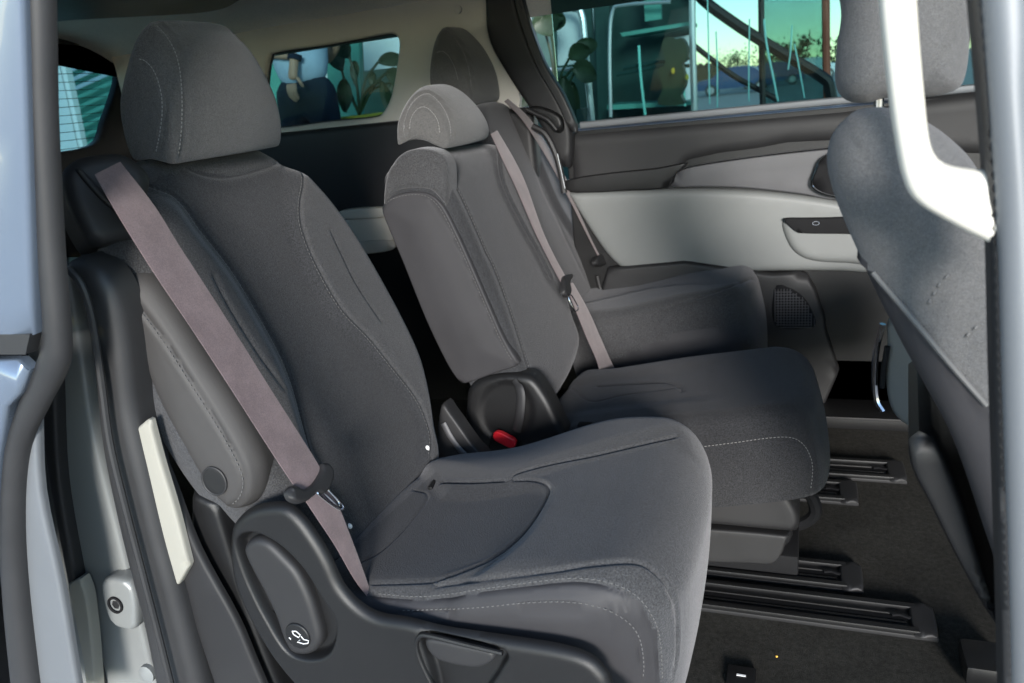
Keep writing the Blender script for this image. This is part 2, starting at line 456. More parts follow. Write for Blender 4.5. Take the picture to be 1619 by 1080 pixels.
# ================================================================ SEATS
def sym_outline(pts, c=0.):
    """right-hand half outline (u,v) from bottom to top -> closed symmetric outline"""
    P = [(c+u, v) for u, v in pts]; Q = [(c-u, v) for u, v in pts[::-1]]
    return P+Q
def headrest(parent, prof, yc, W, top=.0, dome=.30, mat=None, nose=.02, cy_=None, label=None, fine=1.0):
    """sweep a side profile (x,z) across the width, lower and thinner towards both sides"""
    P = catmull(prof, 8, True); P = resample(P, .006/fine, True)
    zb = P[:, 1].min(); xb = P[:, 0].min(); H = P[:, 1].max()-zb; xm = P[:, 0].mean()
    rings = []
    S = np.concatenate([-1+np.array([0, .006, .02, .045, .08]), np.linspace(-.88, .88, int(34*fine)), 1-np.array([.08, .045, .02, .006, 0])])
    for s in S:
        a = abs(s)
        k = 1-dome*a**(5.2 if W > .12 else 3.8); kx = 1-.10*a**2
        edge = max(0, (a-.94)/.06); rd = 1-.05*(1-math.sqrt(max(0, 1-edge**2)))
        q = P.copy()
        hz = (P[:, 1]-zb)/H
        q[:, 1] = zb+(P[:, 1]-zb)*k
        q[:, 0] = P[:, 0]+(hz*0)-nose*(a**2)*((P[:, 0]-xb)/(P[:, 0].max()-xb))
        c = q.mean(0); q = c+(q-c)*rd
        rings.append(np.stack([q[:, 0], np.full(len(q), yc+s*W), q[:, 1]], 1))
    return loft(rings, True, capsteps=9, capbulge=.010)

# ---------- near seat
Y1, Y2, Y3 = 1.03, 1.65, 2.27
rec = R(19)
FB = Fr((-.66, Y1, .41), (math.cos(rec), 0, math.sin(rec)))
seat = thing('rear_seat', 'charcoal fabric outboard seat nearest the open doorway, with raised headrest and mauve belt', 'car seat', (-.4, Y1, 0), 'second-row seats')
back_half = [(0, -.05), (.14, -.045), (.185, -.01), (.205, .04), (.235, .10), (.262, .17), (.272, .25), (.270, .33), (.260, .41), (.243, .48), (.218, .54), (.185, .59), (.14, .635), (.08, .662), (0, .668)]
out = catmull(sym_outline(back_half), 6, True)
ins_r = [(480, 250), (480, 293), (475, 322), (478, 360), (500, 417), (540, 487), (583, 533), (623, 583), (657, 627), (673, 660), (682, 693), (680, 722)]
ins_l = [(236, 293), (275, 310), (299, 336), (315, 360), (367, 427), (407, 493), (443, 560), (463, 613), (477, 667), (490, 713), (515, 770), (548, 845)]
FBl = FB.locs(ins_l); FBr = FB.locs(ins_r)
zone = list(catmull(FBr, 4))+[(.1, -.1), (-.16, -.1)]+list(catmull(FBl, 4))[::-1]+[(-.2, .7), (.15, .7)]
CR1 = [(340, 440), (352, 465), (375, 505), (410, 560), (448, 612)]; CR2 = [(525, 368), (540, 400), (565, 450), (603, 508)]; TPS = [(300, 268), (330, 278), (367, 279), (430, 262), (455, 242)]
M = pad_px(FB, out, (ins_l, ins_r, CR1, CR2, TPS), r=.045, T=.12, grid=.0048, h0=.0, zones=[(zone, -.022, .05)], steps=7, wall=.006,
        extra=lambda u, v: .018*sstep((v-.42)/.2)*0+.012*np.sin(np.clip(v/.62, 0, 1)*math.pi*2-1.2)*0+.010*np.exp(-((v-.12)/.13)**2))
g = [M.groove(ins_l, .0026, .0048, .0012), M.groove(ins_r, .0026, .0048, .0012)]
M.groove([(340, 440), (352, 465), (375, 505), (410, 560), (448, 612)], .004, .003, .001)
M.groove([(525, 368), (540, 400), (565, 450), (603, 508)], .004, .003, .001)
M.groove([(300, 268), (330, 278), (367, 279), (430, 262), (455, 242)], .004, .003, .001)
def screen(V):
    d = V-CAM; z = d@FW; return np.stack([809.5+FPX*(d@RT)/z, 540+FPX*(d@DN)/z], 1)
def regions(M_, polys):
    cent = np.array([M_.V[list(f)].mean(0) for f in M_.F]); sc_ = screen(cent); mi = np.zeros(len(cent), int)
    for poly, k in polys: mi[inside(sc_, np.array(poly))] = k
    M_.mi = list(mi)
regions(M, [(list(catmull(ins_l, 6))+[(560, 862), (690, 745)]+list(catmull(ins_r, 6))[::-1]+[(455, 242), (430, 262), (367, 279), (300, 268), (250, 280)], 1)])
back = mk('backrest', M, [M_FAB, M_FABI], seat, angle=60)
for p, n in g: stitches('stitching', p, n, M_THR, back, side=.004)
def hr_from_px(parent, pxs, yc, W, dome, mat, seams=(), nose=.02, fine=1.0, ks=.55):
    ymx = max(y for x, y in pxs); ymn = min(y for x, y in pxs); P = []
    for x, y in pxs:
        t = (ymx-y)/(ymx-ymn); k = 1-(1-ks)*t**1.5
        P.append(at(x, y, 'y', yc-W*k)[[0, 2]])
    P = np.array(P)
    M = headrest(parent, P, yc, W, dome=dome, nose=nose, fine=fine)
    tr = [M.groove(s, .0030, .0046, .0014) for s in seams]
    o = mk('headrest', M, mat, parent, angle=75)
    for p, n in tr: stitches('stitching', p, n, M_THR2, o, side=.0045, gap=.006, ln=.004)
    return o
HR1 = [(287, 257), (262, 252), (240, 247), (222, 250), (208, 243), (198, 200), (199, 130), (213, 85), (245, 32), (262, 45), (278, 70), (290, 120), (293, 165), (293, 215)]
hr = hr_from_px(seat, HR1, Y1-.008, .127, .34, M_FABL, seams=[[(247, 36), (268, 58), (284, 90), (291, 130), (292, 180), (289, 225), (284, 252)], [(214, 88), (232, 92), (248, 110), (258, 138), (262, 170), (257, 215), (250, 246)]])
for s in (-.06, .06):
    mk('post', tube([(-.90, Y1+s, 1.03), (-.89, Y1+s, .93)], .006, 10), M_CHR, hr)
# belt tower on the shoulder
fT = Fr((-.80, .85, .93), (.75, -.45, .25), (0.3, 1, 0))
T1 = pad(fT, catmull(fT.locs([(100, 268), (128, 245), (185, 238), (212, 248), (238, 272), (237, 300), (228, 330), (240, 372), (200, 380), (150, 385), (122, 350), (102, 300)]), 6, True), r=.018, T=.10, grid=.008)
tw = mk('belt_tower', T1, M_BLK2, seat)
T2 = pad(fT, catmull(fT.locs([(120, 268), (131, 268), (178, 318), (214, 352), (206, 352), (160, 315)], .006), 4, True), r=.004, T=.02, grid=.006, h0=.006)
mk('chrome_edge', T2, M_BLK2, tw)
fS = Fr((-.80, .80, .82), (.65, -.75, .1), (.5, .6, 0))
S1 = pad(fS, catmull(fS.locs([(148, 400), (152, 378), (175, 366), (205, 366), (240, 390), (270, 440), (330, 520), (400, 660), (430, 760), (330, 800), (250, 600), (190, 470), (150, 425)]), 6, True), r=.03, T=.05, grid=.01)
mk('side_cover', S1, M_FAB, seat)
# armrest folded up against the outboard side
fA = Fr((-.72, .765, .6), (.12, -1, .05), (1, 0, 0))
ARM = [(163, 436), (188, 426), (212, 428), (236, 446), (258, 476), (282, 512), (312, 562), (345, 612), (375, 662), (398, 706), (411, 745), (409, 782), (394, 803), (370, 811), (348, 802), (325, 778), (292, 725), (255, 660), (225, 590), (200, 520), (178, 470)]
A1 = pad(fA, catmull(fA.locs(ARM), 5, True), r=.026, T=.06, grid=.0055, h0=.004, steps=8, bulge=.006, bl=.05)
sA = [A1.groove([(195, 452), (212, 474), (240, 510), (272, 555), (302, 603), (335, 655), (362, 700), (383, 742), (388, 768), (380, 790), (366, 800)], .003, .003, .0012)]
M_VINA = plastic('armrest_vinyl', (.041, .039, .0385), .6, 700, .45, .3, .12)
arm = mk('armrest', A1, M_VINA, seat, angle=60)
for p, n in sA: stitches('stitching', p, n, M_THR, arm, side=.003)
c = fA.loc(340, 760, .010)
th = np.linspace(0, 2*math.pi, 28, endpoint=False)
ring = [(c[0]+.0185*math.cos(a), c[1]+.021*math.sin(a)) for a in th]
mk('pivot_cap', pad(fA, ring, r=.002, T=.01, grid=.006, h0=.0125), M_BLK, arm)
rr = fA.w([a[0] for a in ring], [a[1] for a in ring], .0120); rr = np.vstack([rr, rr[:1]])
mk('cap_ring', tube(rr, .0016, 6, cap=False), M_BLK2, arm)
# seat cushion
FC = Fr((-.66, Y1, .408), (-.105, 0, 1.0))
cl = [(-.262, .02), (-.268, -.12), (-.27, -.30), (-.265, -.41), (-.238, -.480), (-.17, -.514), (-.05, -.522), (.08, -.520), (.18, -.502), (.225, -.455), (.240, -.37), (.243, -.25), (.232, -.10), (.205, -.015), (.10, .035), (-.1, .05)]
ins = [(700, 763), (747, 763), (807, 760), (847, 760), (868, 773), (853, 810), (823, 850), (773, 887), (707, 913), (680, 920), (590, 923)]
zin = list(catmull(FC.locs(ins, .018), 4))+[(-.2, .1), (.2, .1)]
far_b = FC.locs([(760, 748), (817, 748), (873, 734), (940, 721), (1000, 706), (1060, 693), (1090, 700)], .018)
far_z = list(catmull(far_b, 4))+[(.5, -.6), (.5, .1), (.15, .1)]
near_b = FC.locs([(590, 926), (690, 928), (740, 920), (873, 903), (940, 893), (1007, 890), (1040, 910), (1062, 937)], .018)
near_z = list(catmull(near_b, 4))+[(-.4, -.6), (-.6, -.3), (-.4, .1)]
CS1 = [(690, 927), (740, 920), (873, 903), (940, 893), (1007, 890), (1040, 910), (1060, 937), (1070, 973), (1070, 1037), (1060, 1075)]
CS2 = [(590, 943), (673, 948), (773, 935), (873, 922), (923, 920), (973, 930), (1007, 950), (1030, 983), (1040, 1020), (1043, 1077)]
CS3 = [(807, 757), (817, 748), (873, 733), (940, 720), (1000, 706), (1070, 690)]; CS4 = [(655, 775), (677, 785), (640, 835), (600, 873), (567, 890)]
CS5 = [(630, 970), (673, 969), (757, 965), (840, 957), (907, 957), (957, 968), (990, 987), (1007, 1013), (1013, 1053), (1010, 1078)]
CM = pad_px(FC, catmull(cl, 6, True), (ins, CS1, CS2, CS3, CS4, CS5), r=.05, T=.25, grid=.0048, h0=.0, zones=[(zin, -.010, .03), (far_z, .012, .06)], steps=8, wall=.004, taper=-.042,
         extra=lambda u, v: .022*sstep((-v-.12)/.25)-.03*sstep((-v-.43)/.12)-.042*sstep((u-.06)/.2)*sstep((v+.40)/.34))
gc = [CM.groove(ins, .0026, .0042, .0010), CM.groove(CS1, .0028, .0042, .0010), CM.groove(CS3, .003, .0045, .0010), CM.groove(CS2, .0024, .0028, .0006),
      CM.groove([(630, 970), (673, 969), (757, 965), (840, 957), (907, 957), (957, 968), (990, 987), (1007, 1013), (1013, 1053), (1010, 1078)], .0024, .0024, .0005), CM.groove(CS4, .0024, .002)]
nn_ = CM.V.copy()
sidep = [(560, 935), (590, 943), (673, 948), (773, 935), (873, 922), (923, 920), (973, 930), (1007, 950), (1030, 983), (1040, 1020), (1043, 1077), (1030, 1140), (560, 1140)]
cent = np.array([CM.V[list(f)].mean(0) for f in CM.F]); sc_ = screen(cent)
sp3 = gc[3][0]
CM.mi = list((inside(sc_, catmull(sidep, 4, True)) & (cent[:, 1] < .83)).astype(int)+2*inside(sc_, np.array(list(catmull(ins, 6))+[(560, 925), (560, 862), (690, 745)])).astype(int))
cush = mk('cushion', CM, [M_FAB, M_VIN, M_FABI], seat, angle=60)
for i in (3, 4): stitches('stitching', *gc[i], M_THR, cush, side=-.004)
# metal anchor studs and slot
def stud(px, py, M_, parent, r=.0034):
    h = M_.hit(px, py)
    if h is None: return
    p, n = h; n = n if n@(CAM-p) > 0 else -n
    a = np.cross(n, [0, 0, 1.]); a /= np.linalg.norm(a); b = np.cross(n, a)
    rings = [p+n*hh+rr*(np.cos(th)[:, None]*a+np.sin(th)[:, None]*b*1.4) for hh, rr in ((-.001, r*1.1), (.001, r), (.003, r*.75), (.0035, r*.3))]
    return mk('anchor_stud', loft(rings, True, capsteps=1), M_STUD, parent)
stud(553, 832, M, back); stud(676, 708, M, back)
h = CM.hit(684, 768)
if h: mk('anchor_slot', boxm(h[0]+[.0, 0, .002], (.008, .028, .005), Matrix.Rotation(R(5), 3, 'Z'), .0015), M_BLK, cush)
# outboard plastic shield with recliner lever
fP = Fr((-.6, .724, .3), (0, -1, .06), (1, 0, 0))
SH = [(360, 850), (372, 822), (398, 805), (440, 800), (468, 817), (496, 854), (517, 890), (536, 930), (562, 959), (594, 977), (640, 985), (700, 1000), (800, 1015), (880, 1028), (925, 1042), (950, 1062), (965, 1090), (975, 1160), (600, 1180), (500, 1120), (440, 1060), (395, 990), (365, 920)]
LEVZ = catmull(fP.locs([(376, 870), (378, 852), (395, 845), (420, 852), (450, 872), (480, 905), (505, 945), (528, 985), (520, 1030), (490, 1042), (455, 1030), (425, 985), (395, 925)]), 5, True)
PKT = catmull(fP.locs([(665, 1012), (672, 1003), (700, 1007), (795, 1030), (790, 1060), (770, 1090), (740, 1140), (700, 1130), (680, 1060)]), 5, True)
PS = pad(fP, catmull(fP.locs(SH), 5, True), dense=[np.vstack([LEVZ, LEVZ[:1]]), np.vstack([PKT, PKT[:1]])], r=.014, T=.03, grid=.0048, h0=.0, steps=7, zones=[(LEVZ, -.020, .010), (PKT, -.016, .008)])
shd = mk('side_shield', PS, M_BLK, seat, angle=60)
LV = pad(fP, catmull(fP.locs([(384, 868), (400, 852), (422, 856), (448, 880), (470, 905), (488, 940), (500, 975), (508, 1015), (490, 1036), (462, 1034), (446, 1010), (434, 975), (415, 935), (395, 898)], -.004), 5, True), r=.011, T=.018, grid=.005, h0=-.002, steps=6)
lev = mk('recliner_lever', LV, M_BLK2, shd, angle=60)
cc = fP.loc(470, 1006, .0)
ring = [(cc[0]+.021*math.cos(a), cc[1]+.021*math.sin(a)) for a in th]
mk('lever_boss', pad(fP, ring, r=.003, T=.01, grid=.006, h0=.001), M_BLK, shd)
def icon(lines, hh, rad=.0007):
    Mx = None
    for L in lines:
        q = np.array([fP.w(*fP.loc(x, y, hh), hh) for x, y in L]); t = tube(q, rad, 6, capsteps=1) if False else tube(q, rad, 6)
        Mx = t if Mx is None else Mx.join(t)
    return Mx
ic = [[(462, 998), (464, 1003), (472, 1008), (475, 1004), (468, 998), (462, 998)], [(474, 1012), (470, 1015), (480, 1018), (487, 1017), (488, 1013), (480, 1011), (476, 1006)], [(457, 1008), (460, 1011)]]
mk('recline_symbol', icon(ic, .0016), M_WHITE, shd)
PH = pad(fP, catmull(fP.locs([(672, 1014), (680, 1008), (730, 1018), (782, 1030), (782, 1042), (768, 1052), (745, 1055), (700, 1046), (680, 1032)], -.004), 5, True), r=.006, T=.012, grid=.005, h0=-.001)
mk('pull_handle', PH, M_BLK2, shd)
rimp = [(700, 1120), (685, 1085), (666, 1045), (659, 1020), (664, 1006), (678, 1004), (740, 1019), (795, 1032)]
q = catmull([fP.w(*fP.loc(x, y), .001) for x, y in rimp], 5); mk('pocket_rim', tube(q, .0035, 8), M_BLK, shd)
# inboard shield sliver and slot
fI = Fr((-.6, 1.30, .4), (0, -1, .1), (1, 0, 0))
I1 = pad(fI, catmull(fI.locs([(697, 640), (712, 655), (730, 680), (748, 705), (775, 735), (780, 760), (740, 760), (700, 740), (690, 700)]), 5, True), r=.006, T=.04, grid=.01)
ish = mk('inner_shield', I1, M_BLK2, seat)
q = catmull([fI.w(*fI.loc(x, y), .004) for x, y in [(702, 668), (715, 692), (732, 714), (752, 730), (766, 735)]], 5)
mk('trim_strip', tube(q, .007, 8, flat=((0, -1, 0), 1, .5)), M_GREYD, ish)
# belt with latch tongue
def belt_px(Lp, Rp, fr, hs, name, parent, nm=8):
    Lp = catmull(Lp, nm); Rp = catmull(Rp, nm); n = len(Lp)
    hs = np.interp(np.linspace(0, 1, n), np.linspace(0, 1, len(hs)), hs)
    L3 = [fr.w(*fr.loc(x, y, h), h) for (x, y), h in zip(Lp, hs)]; R3 = [fr.w(*fr.loc(x, y, h), h) for (x, y), h in zip(Rp, hs)]
    return mk(name, ribbon(L3, R3), M_BELT, parent, angle=50)
def slot_at(p): pass
fBelt = Fr((-.66, Y1, .41), (math.cos(rec), 0, math.sin(rec)))
b1 = belt_px([(150, 276), (176, 322), (208, 375), (250, 441), (310, 530), (372, 625), (433, 720), (475, 783)], [(190, 256), (243, 324), (281, 385), (320, 445), (375, 531), (432, 622), (490, 713), (512, 750)], fBelt, [.045, .055, .06, .065, .07, .075, .08, .085], 'belt', seat)
belt_px([(484, 793), (505, 825), (530, 863), (560, 915), (588, 953)], [(516, 768), (535, 800), (552, 842), (570, 890), (592, 952)], fBelt, [.085, .085, .08, .075, .07], 'belt', seat)
def tongue(parent, P, S=1.0):
    """plastic latch head with a metal tongue, traced in the belt frame"""
    fr, h, head, metal = P
    a = mk('latch_head', pad(fr, catmull(fr.locs(head, h), 5, True), r=.005*S, T=.012*S, grid=.005, h0=h+.008*S), M_BLK2, parent)
    q = np.array([fr.w(*fr.loc(x, y, h), h+.003) for x, y in metal]); q = catmull(q, 4, True)
    mk('tongue', tube(np.vstack([q, q[:1]]), .0016*S, 6, flat=None), M_CHR, a); return a
tongue(b1, (fBelt, .085, [(452, 777), (462, 768), (476, 775), (492, 765), (505, 745), (508, 733), (518, 736), (524, 750), (518, 772), (508, 782), (495, 780), (484, 792), (470, 796), (456, 790)], [(500, 782), (532, 806), (540, 800), (520, 778), (515, 775), (532, 794), (530, 800), (508, 780)]))

# ---------- middle seat
r2 = R(17.5)
FM = Fr((-.535, Y2, .40), (math.cos(r2), 0, math.sin(r2)))
mid = thing('rear_seat', 'narrower middle seat with tall smooth side panel, red buckle and half-moon headrest', 'car seat', (-.3, Y2, 0), 'second-row seats')
mo_r = FM.locs([(868, 664), (895, 625), (914, 592), (925, 562), (928, 535), (917, 500), (893, 445), (868, 385), (845, 325), (822, 270), (806, 238), (797, 216)])
mo = [(-.165, -.045)]+list(mo_r)+[(.10, .585), (0, .592), (-.12, .588), (-.18, .575), (-.203, .54), (-.207, .45), (-.207, .3), (-.207, .15), (-.205, .05), (-.195, -.01)]
mi_l = [(672, 256), (690, 261), (704, 274), (723, 301), (739, 334), (756, 372), (768, 400), (780, 423), (798, 470), (813, 513), (830, 567), (850, 625)]
mi_r = [(785, 225), (788, 241), (794, 285), (818, 339), (848, 393), (872, 440)]
MM = pad_px(FM, catmull(mo, 5, True), (mi_l, mi_r), r=.038, T=.140, grid=.0085, zones=[(list(catmull(FM.locs(mi_l), 4))+[(.0, -.2), (.4, -.2)]+list(catmull(FM.locs(mi_r), 4))[::-1]+[(0, .7)], -.009, .035)], steps=7,
         extra=lambda u, v: -.05*np.clip((v-.5)/.1, 0, 1)**2)
gm = [MM.groove(mi_l, .0032, .0055, .0012), MM.groove(mi_r, .0032, .005, .001), MM.groove([(612, 262), (640, 240), (665, 239), (690, 242), (704, 248)], .004, .003)]
mback = mk('backrest', MM, M_FABI, mid, angle=60)
stud(865, 628, MM, mback); stud(921, 553, MM, mback)
stitches('stitching', *gm[0], M_THR, mback, side=-.004)
fMS = Fr((-.7, 1.437, .65), (0, -1, 0), (1, 0, 0))
SPp = [(604, 338), (607, 322), (622, 310), (650, 304), (678, 307), (700, 326), (722, 368), (747, 423), (773, 483), (797, 537), (818, 572), (815, 580), (780, 592), (735, 607), (722, 600), (703, 570), (672, 505), (636, 415)]
SP = pad(fMS, catmull(fMS.locs(SPp), 4, True), r=.006, T=.02, grid=.01, bulge=.006, bl=.07)
gs = SP.groove([(607, 325), (622, 314), (650, 308), (676, 311), (696, 330), (718, 372), (743, 427), (769, 487), (793, 541), (812, 574)], .003, .002)
sp = mk('side_panel', SP, M_VIN, mback)
stitches('stitching', *gs, M_THR, sp)
UPp = [(605, 336), (604, 300), (612, 268), (633, 243), (662, 236), (690, 243), (704, 262), (706, 300), (704, 330), (698, 322), (678, 303), (650, 300), (622, 306)]
UP = pad(fMS, catmull(fMS.locs(UPp), 4, True), r=.014, T=.05, grid=.009, h0=-.002)
gu = UP.groove([(606, 268), (625, 258), (655, 253), (690, 261), (712, 280)], .0035, .003)
mk('side_bolster', UP, M_FAB, mback)
HR2 = [(717, 234), (700, 227), (683, 216), (662, 211), (642, 217), (629, 223), (629, 200), (635, 172), (648, 150), (668, 135), (690, 144), (708, 165), (720, 190), (723, 214)]
hr_from_px(mid, HR2, Y2, .118, .34, M_FABL, seams=[[(637, 214), (637, 192), (646, 168), (660, 152), (676, 146), (692, 156), (706, 175), (714, 198), (715, 222)], [(645, 208), (646, 190), (654, 174), (668, 166), (682, 172), (695, 190), (699, 212)]])
# recliner cover, strap, buckle
fR = Fr((-.65, 1.425, .4), (0, -1, .05), (1, 0, 0))
RC = pad(fR, catmull(fR.locs([(735, 640), (738, 618), (752, 603), (780, 594), (810, 592), (840, 598), (862, 625), (880, 660), (905, 720), (900, 770), (760, 760), (742, 700), (734, 665)]), 5, True), r=.016, T=.05, grid=.008, zones=[(fR.locs([(800+42*math.cos(a), 652+48*math.sin(a)) for a in th]), -.006, .012)])
rc = mk('recliner_cover', RC, M_BLK, mid)
q = catmull([fR.w(*fR.loc(x, y, .006), hh) for x, y, hh in [(813, 601, .006), (826, 618, .018), (826, 650, .022), (818, 680, .012)]], 5)
mk('release_strap', tube(q, [.007]*3+[.0105]*(len(q)-3), 10, flat=((0, -1, .1), 1, .3)), M_BLK2, rc)
bkl = thing('x', '', '', (0, 0, 0)) if False else None
BK = pad(fR, catmull(fR.locs([(776, 690), (812, 706), (808, 760), (770, 760)], .02), 3, True), r=.004, T=.03, grid=.01, h0=.02)
bk = mk('buckle', BK, M_BLK, mid)
RD = pad(fR, catmull(fR.locs([(779, 690), (781, 684), (790, 684), (811, 695), (815, 701), (812, 709), (803, 708), (782, 697)], .028), 4, True), r=.003, T=.012, grid=.005, h0=.028)
mk('release_button', RD, M_RED, bk)
FMC = Fr((-.54, Y2, .326), (-.18, 0, 1.0))
mc = [(-.205, .03), (-.212, -.1), (-.215, -.3), (-.21, -.45), (-.19, -.53), (-.13, -.558), (0, -.565), (.12, -.555), (.175, -.53), (.195, -.45), (.195, -.3), (.19, -.1), (.18, .03)]
MCS = [(1050, 712), (1120, 702), (1160, 697), (1210, 690), (1245, 688), (1265, 694), (1280, 712), (1287, 740), (1284, 778)]
MC = pad_px(FMC, catmull(mc, 6, True), (MCS, [(945, 611), (1000, 607), (1050, 605), (1072, 610), (1078, 618)], [(905, 615), (935, 635), (985, 625), (1075, 612)]), r=.035, T=.20, grid=.0085, steps=7, extra=lambda u, v: -.02*sstep((-v-.47)/.1)+.006*sstep((abs(u)-.08)/.06)*sstep((.45+v)/.2), wall=.004)
gmc = [MC.groove([(945, 611), (1000, 607), (1050, 605), (1072, 610), (1078, 618)], .004, .003), MC.groove(MCS, .0035, .0035, .001), MC.groove([(905, 615), (935, 635), (985, 625), (1075, 612)], .004, .0015)]
cent = np.array([MC.V[list(f)].mean(0) for f in MC.F]); sc_ = screen(cent)
MC.mi = list((inside(sc_, np.array(list(catmull(MCS, 6))+[(1283, 800), (1250, 850), (1050, 850)])) & (cent[:, 1] < 1.47)).astype(int))
mcu = mk('cushion', MC, [M_FABI, M_FABI], mid, angle=60)
stitches('stitching', *gmc[1], M_THR2, mcu, side=.004)
hh = MC.hit(925, 672)
if hh: mk('anchor_slot', boxm(hh[0], (.03, .02, .008), None, .002), M_DARK, mcu)
fMB = Fr((-.2, 1.455, .2), (0, -1, .08), (1, 0, 0))
MB1 = pad(fMB, catmull(fMB.locs([(1040, 752), (1130, 752), (1190, 752), (1215, 756), (1235, 770), (1252, 795), (1262, 815), (1262, 840), (1240, 842), (1130, 832), (1040, 825)]), 4, True), r=.014, T=.33, grid=.012)
mk('base_cover', MB1, M_BLK2, mid)
MB2 = pad(fMB, catmull(fMB.locs([(1040, 838), (1125, 840), (1238, 850), (1243, 858), (1236, 880), (1222, 896), (1190, 896), (1040, 885)]), 3, True), r=.006, T=.33, grid=.012, h0=-.008)
mk('lower_cover', MB2, M_BLK2, mid)
fp = at(1290, 800, 'y', 1.60)
for dx, yy in ((.0, 1.62), (-.06, 1.52)):
    q = [np.array([fp[0]-.12+dx, yy, .16]), np.array([fp[0]-.03+dx, yy, .15]), np.array([fp[0]+dx, yy, .09]), np.array([fp[0]-.04+dx, yy, .05]), np.array([fp[0]-.12+dx, yy, .04])]
    mk('foot_bracket', tube(catmull(q, 4), .014, 8), M_DARK, mid)
mk('slide_frame', boxm((-.22, Y2, .035), (.42, .34, .05), None, .008), M_DARK, mid)
# belt of the middle seat
b2 = belt_px([(776, 212), (796, 255), (818, 301), (843, 360), (865, 405), (887, 447)], [(786, 206), (813, 252), (832, 292), (856, 360), (874, 400), (895, 439)], FM, [.0, .012, .02, .025, .03, .035], 'belt', mid)
belt_px([(894, 448), (910, 490), (928, 535), (945, 575), (950, 607)], [(906, 447), (930, 490), (950, 535), (968, 575), (986, 606)], FM, [.035, .04, .035, .02, -.01], 'belt', mid)
tongue(b2, (FM, .038, [(888, 450), (890, 438), (899, 434), (903, 438), (898, 448), (900, 462), (896, 470), (889, 464)], [(897, 470), (902, 468), (912, 486), (910, 492), (905, 490)]), 1.1)
# ---------- far seat
far = thing('rear_seat', 'charcoal outboard seat on the far side, beside the closed door with the grey panel', 'car seat', (-.4, Y3, 0), 'second-row seats')
FF = Fr((-.655, Y3, .41), (math.cos(rec), 0, math.sin(rec)))
fz = [(-.2, .7), (.16, .7)]+[(-u, v) for u, v in catmull(FBl, 4)]+[(.1, -.1), (-.1, -.1)]+[(-u, v) for u, v in catmull(FBr, 4)][::-1]
fz = [(-u, v) for u, v in (list(catmull(FBr, 4))+[(.1, -.1), (-.16, -.1)]+list(catmull(FBl, 4))[::-1]+[(-.2, .7), (.15, .7)])]
FBM = pad(FF, out, r=.04, T=.12, grid=.011, zones=[(fz, -.016, .03)], steps=6, wall=.005, extra=lambda u, v: .010*np.exp(-((v-.12)/.13)**2))
FBM.groove([(846, 213), (843, 250), (858, 300), (880, 345), (905, 400), (925, 440)], .005, .003)
fback = mk('backrest', FBM, M_FABI, far, angle=60)
stud(932, 477, FBM, fback)
HR3 = [(752, 162), (730, 168), (705, 165), (684, 160), (681, 125), (683, 88), (691, 58), (703, 42), (716, 50), (732, 70), (745, 98), (752, 128)]
hr_from_px(far, HR3, Y3, .125, .32, M_FABL, seams=[[(704, 44), (718, 56), (733, 80), (743, 110), (747, 140)], [(688, 82), (700, 78), (712, 88), (722, 108), (727, 128)]], fine=.7)
FFC = Fr((-.655, Y3, .405), (-.105, 0, 1.0))
clf = [(-u, v) for u, v in cl]
FC2 = pad_px(FFC, catmull(clf, 6, True), ([(975, 566), (1020, 546), (1065, 529), (1110, 521), (1145, 521), (1170, 530), (1185, 548), (1194, 565)], [(942, 512), (985, 506), (1030, 495), (1075, 480), (1120, 465), (1190, 440)]), r=.045, T=.25, grid=.011, steps=6, wall=.008,
          zones=[([(-(u), v) for u, v in far_z], .010, .05), ([(-(u), v) for u, v in near_z], .008, .04)],
          extra=lambda u, v: .022*sstep((-v-.12)/.25)-.03*sstep((-v-.47)/.12))
g3 = [FC2.groove([(975, 566), (1020, 546), (1065, 529), (1110, 521), (1145, 521), (1170, 530), (1185, 548), (1194, 565)], .004, .004, .001), FC2.groove([(985, 577), (1030, 560), (1080, 545), (1120, 538), (1150, 541), (1168, 552), (1176, 566)], .004, .003), FC2.groove([(942, 512), (985, 506), (1030, 495), (1075, 480), (1120, 465), (1190, 440)], .005, .005)]
cent = np.array([FC2.V[list(f)].mean(0) for f in FC2.F]); sc_ = screen(cent)
FC2.mi = list((inside(sc_, catmull([(950, 580), (975, 568), (1020, 548), (1065, 531), (1110, 523), (1145, 523), (1170, 532), (1185, 550), (1196, 600), (1100, 640), (950, 640)], 4, True)) & (cent[:, 1] < 2.1)).astype(int))
mk('cushion', FC2, [M_FAB, M_VIN], far, angle=60)
b3 = belt_px([(797, 160), (826, 190), (862, 245), (895, 305), (930, 375), (946, 406)], [(803, 156), (836, 186), (871, 238), (904, 300), (940, 375), (958, 408)], FF, [.03, .04, .045, .05, .055, .06], 'belt', far)
belt_px([(951, 412), (965, 440), (982, 470), (990, 482)], [(962, 410), (975, 432), (992, 462), (1003, 482)], FF, [.06, .06, .06, .06], 'belt', far)
tongue(b3, (FF, .06, [(938, 412), (945, 404), (958, 402), (966, 406), (964, 414), (954, 420), (942, 420)], [(962, 418), (974, 424), (978, 430), (968, 424)]), 1.4)
q = catmull([at(x, y, 'y', 2.42-.05) for x, y in [(944, 436), (950, 458), (962, 474), (978, 484), (986, 478), (982, 462), (970, 446)]], 5)
mk('belt_anchor_loop', tube(q, .007, 8), M_BLK2, far)
fTf = Fr((-.72, 2.40, .9), (.5, -.8, .2), (1, 0, 0))
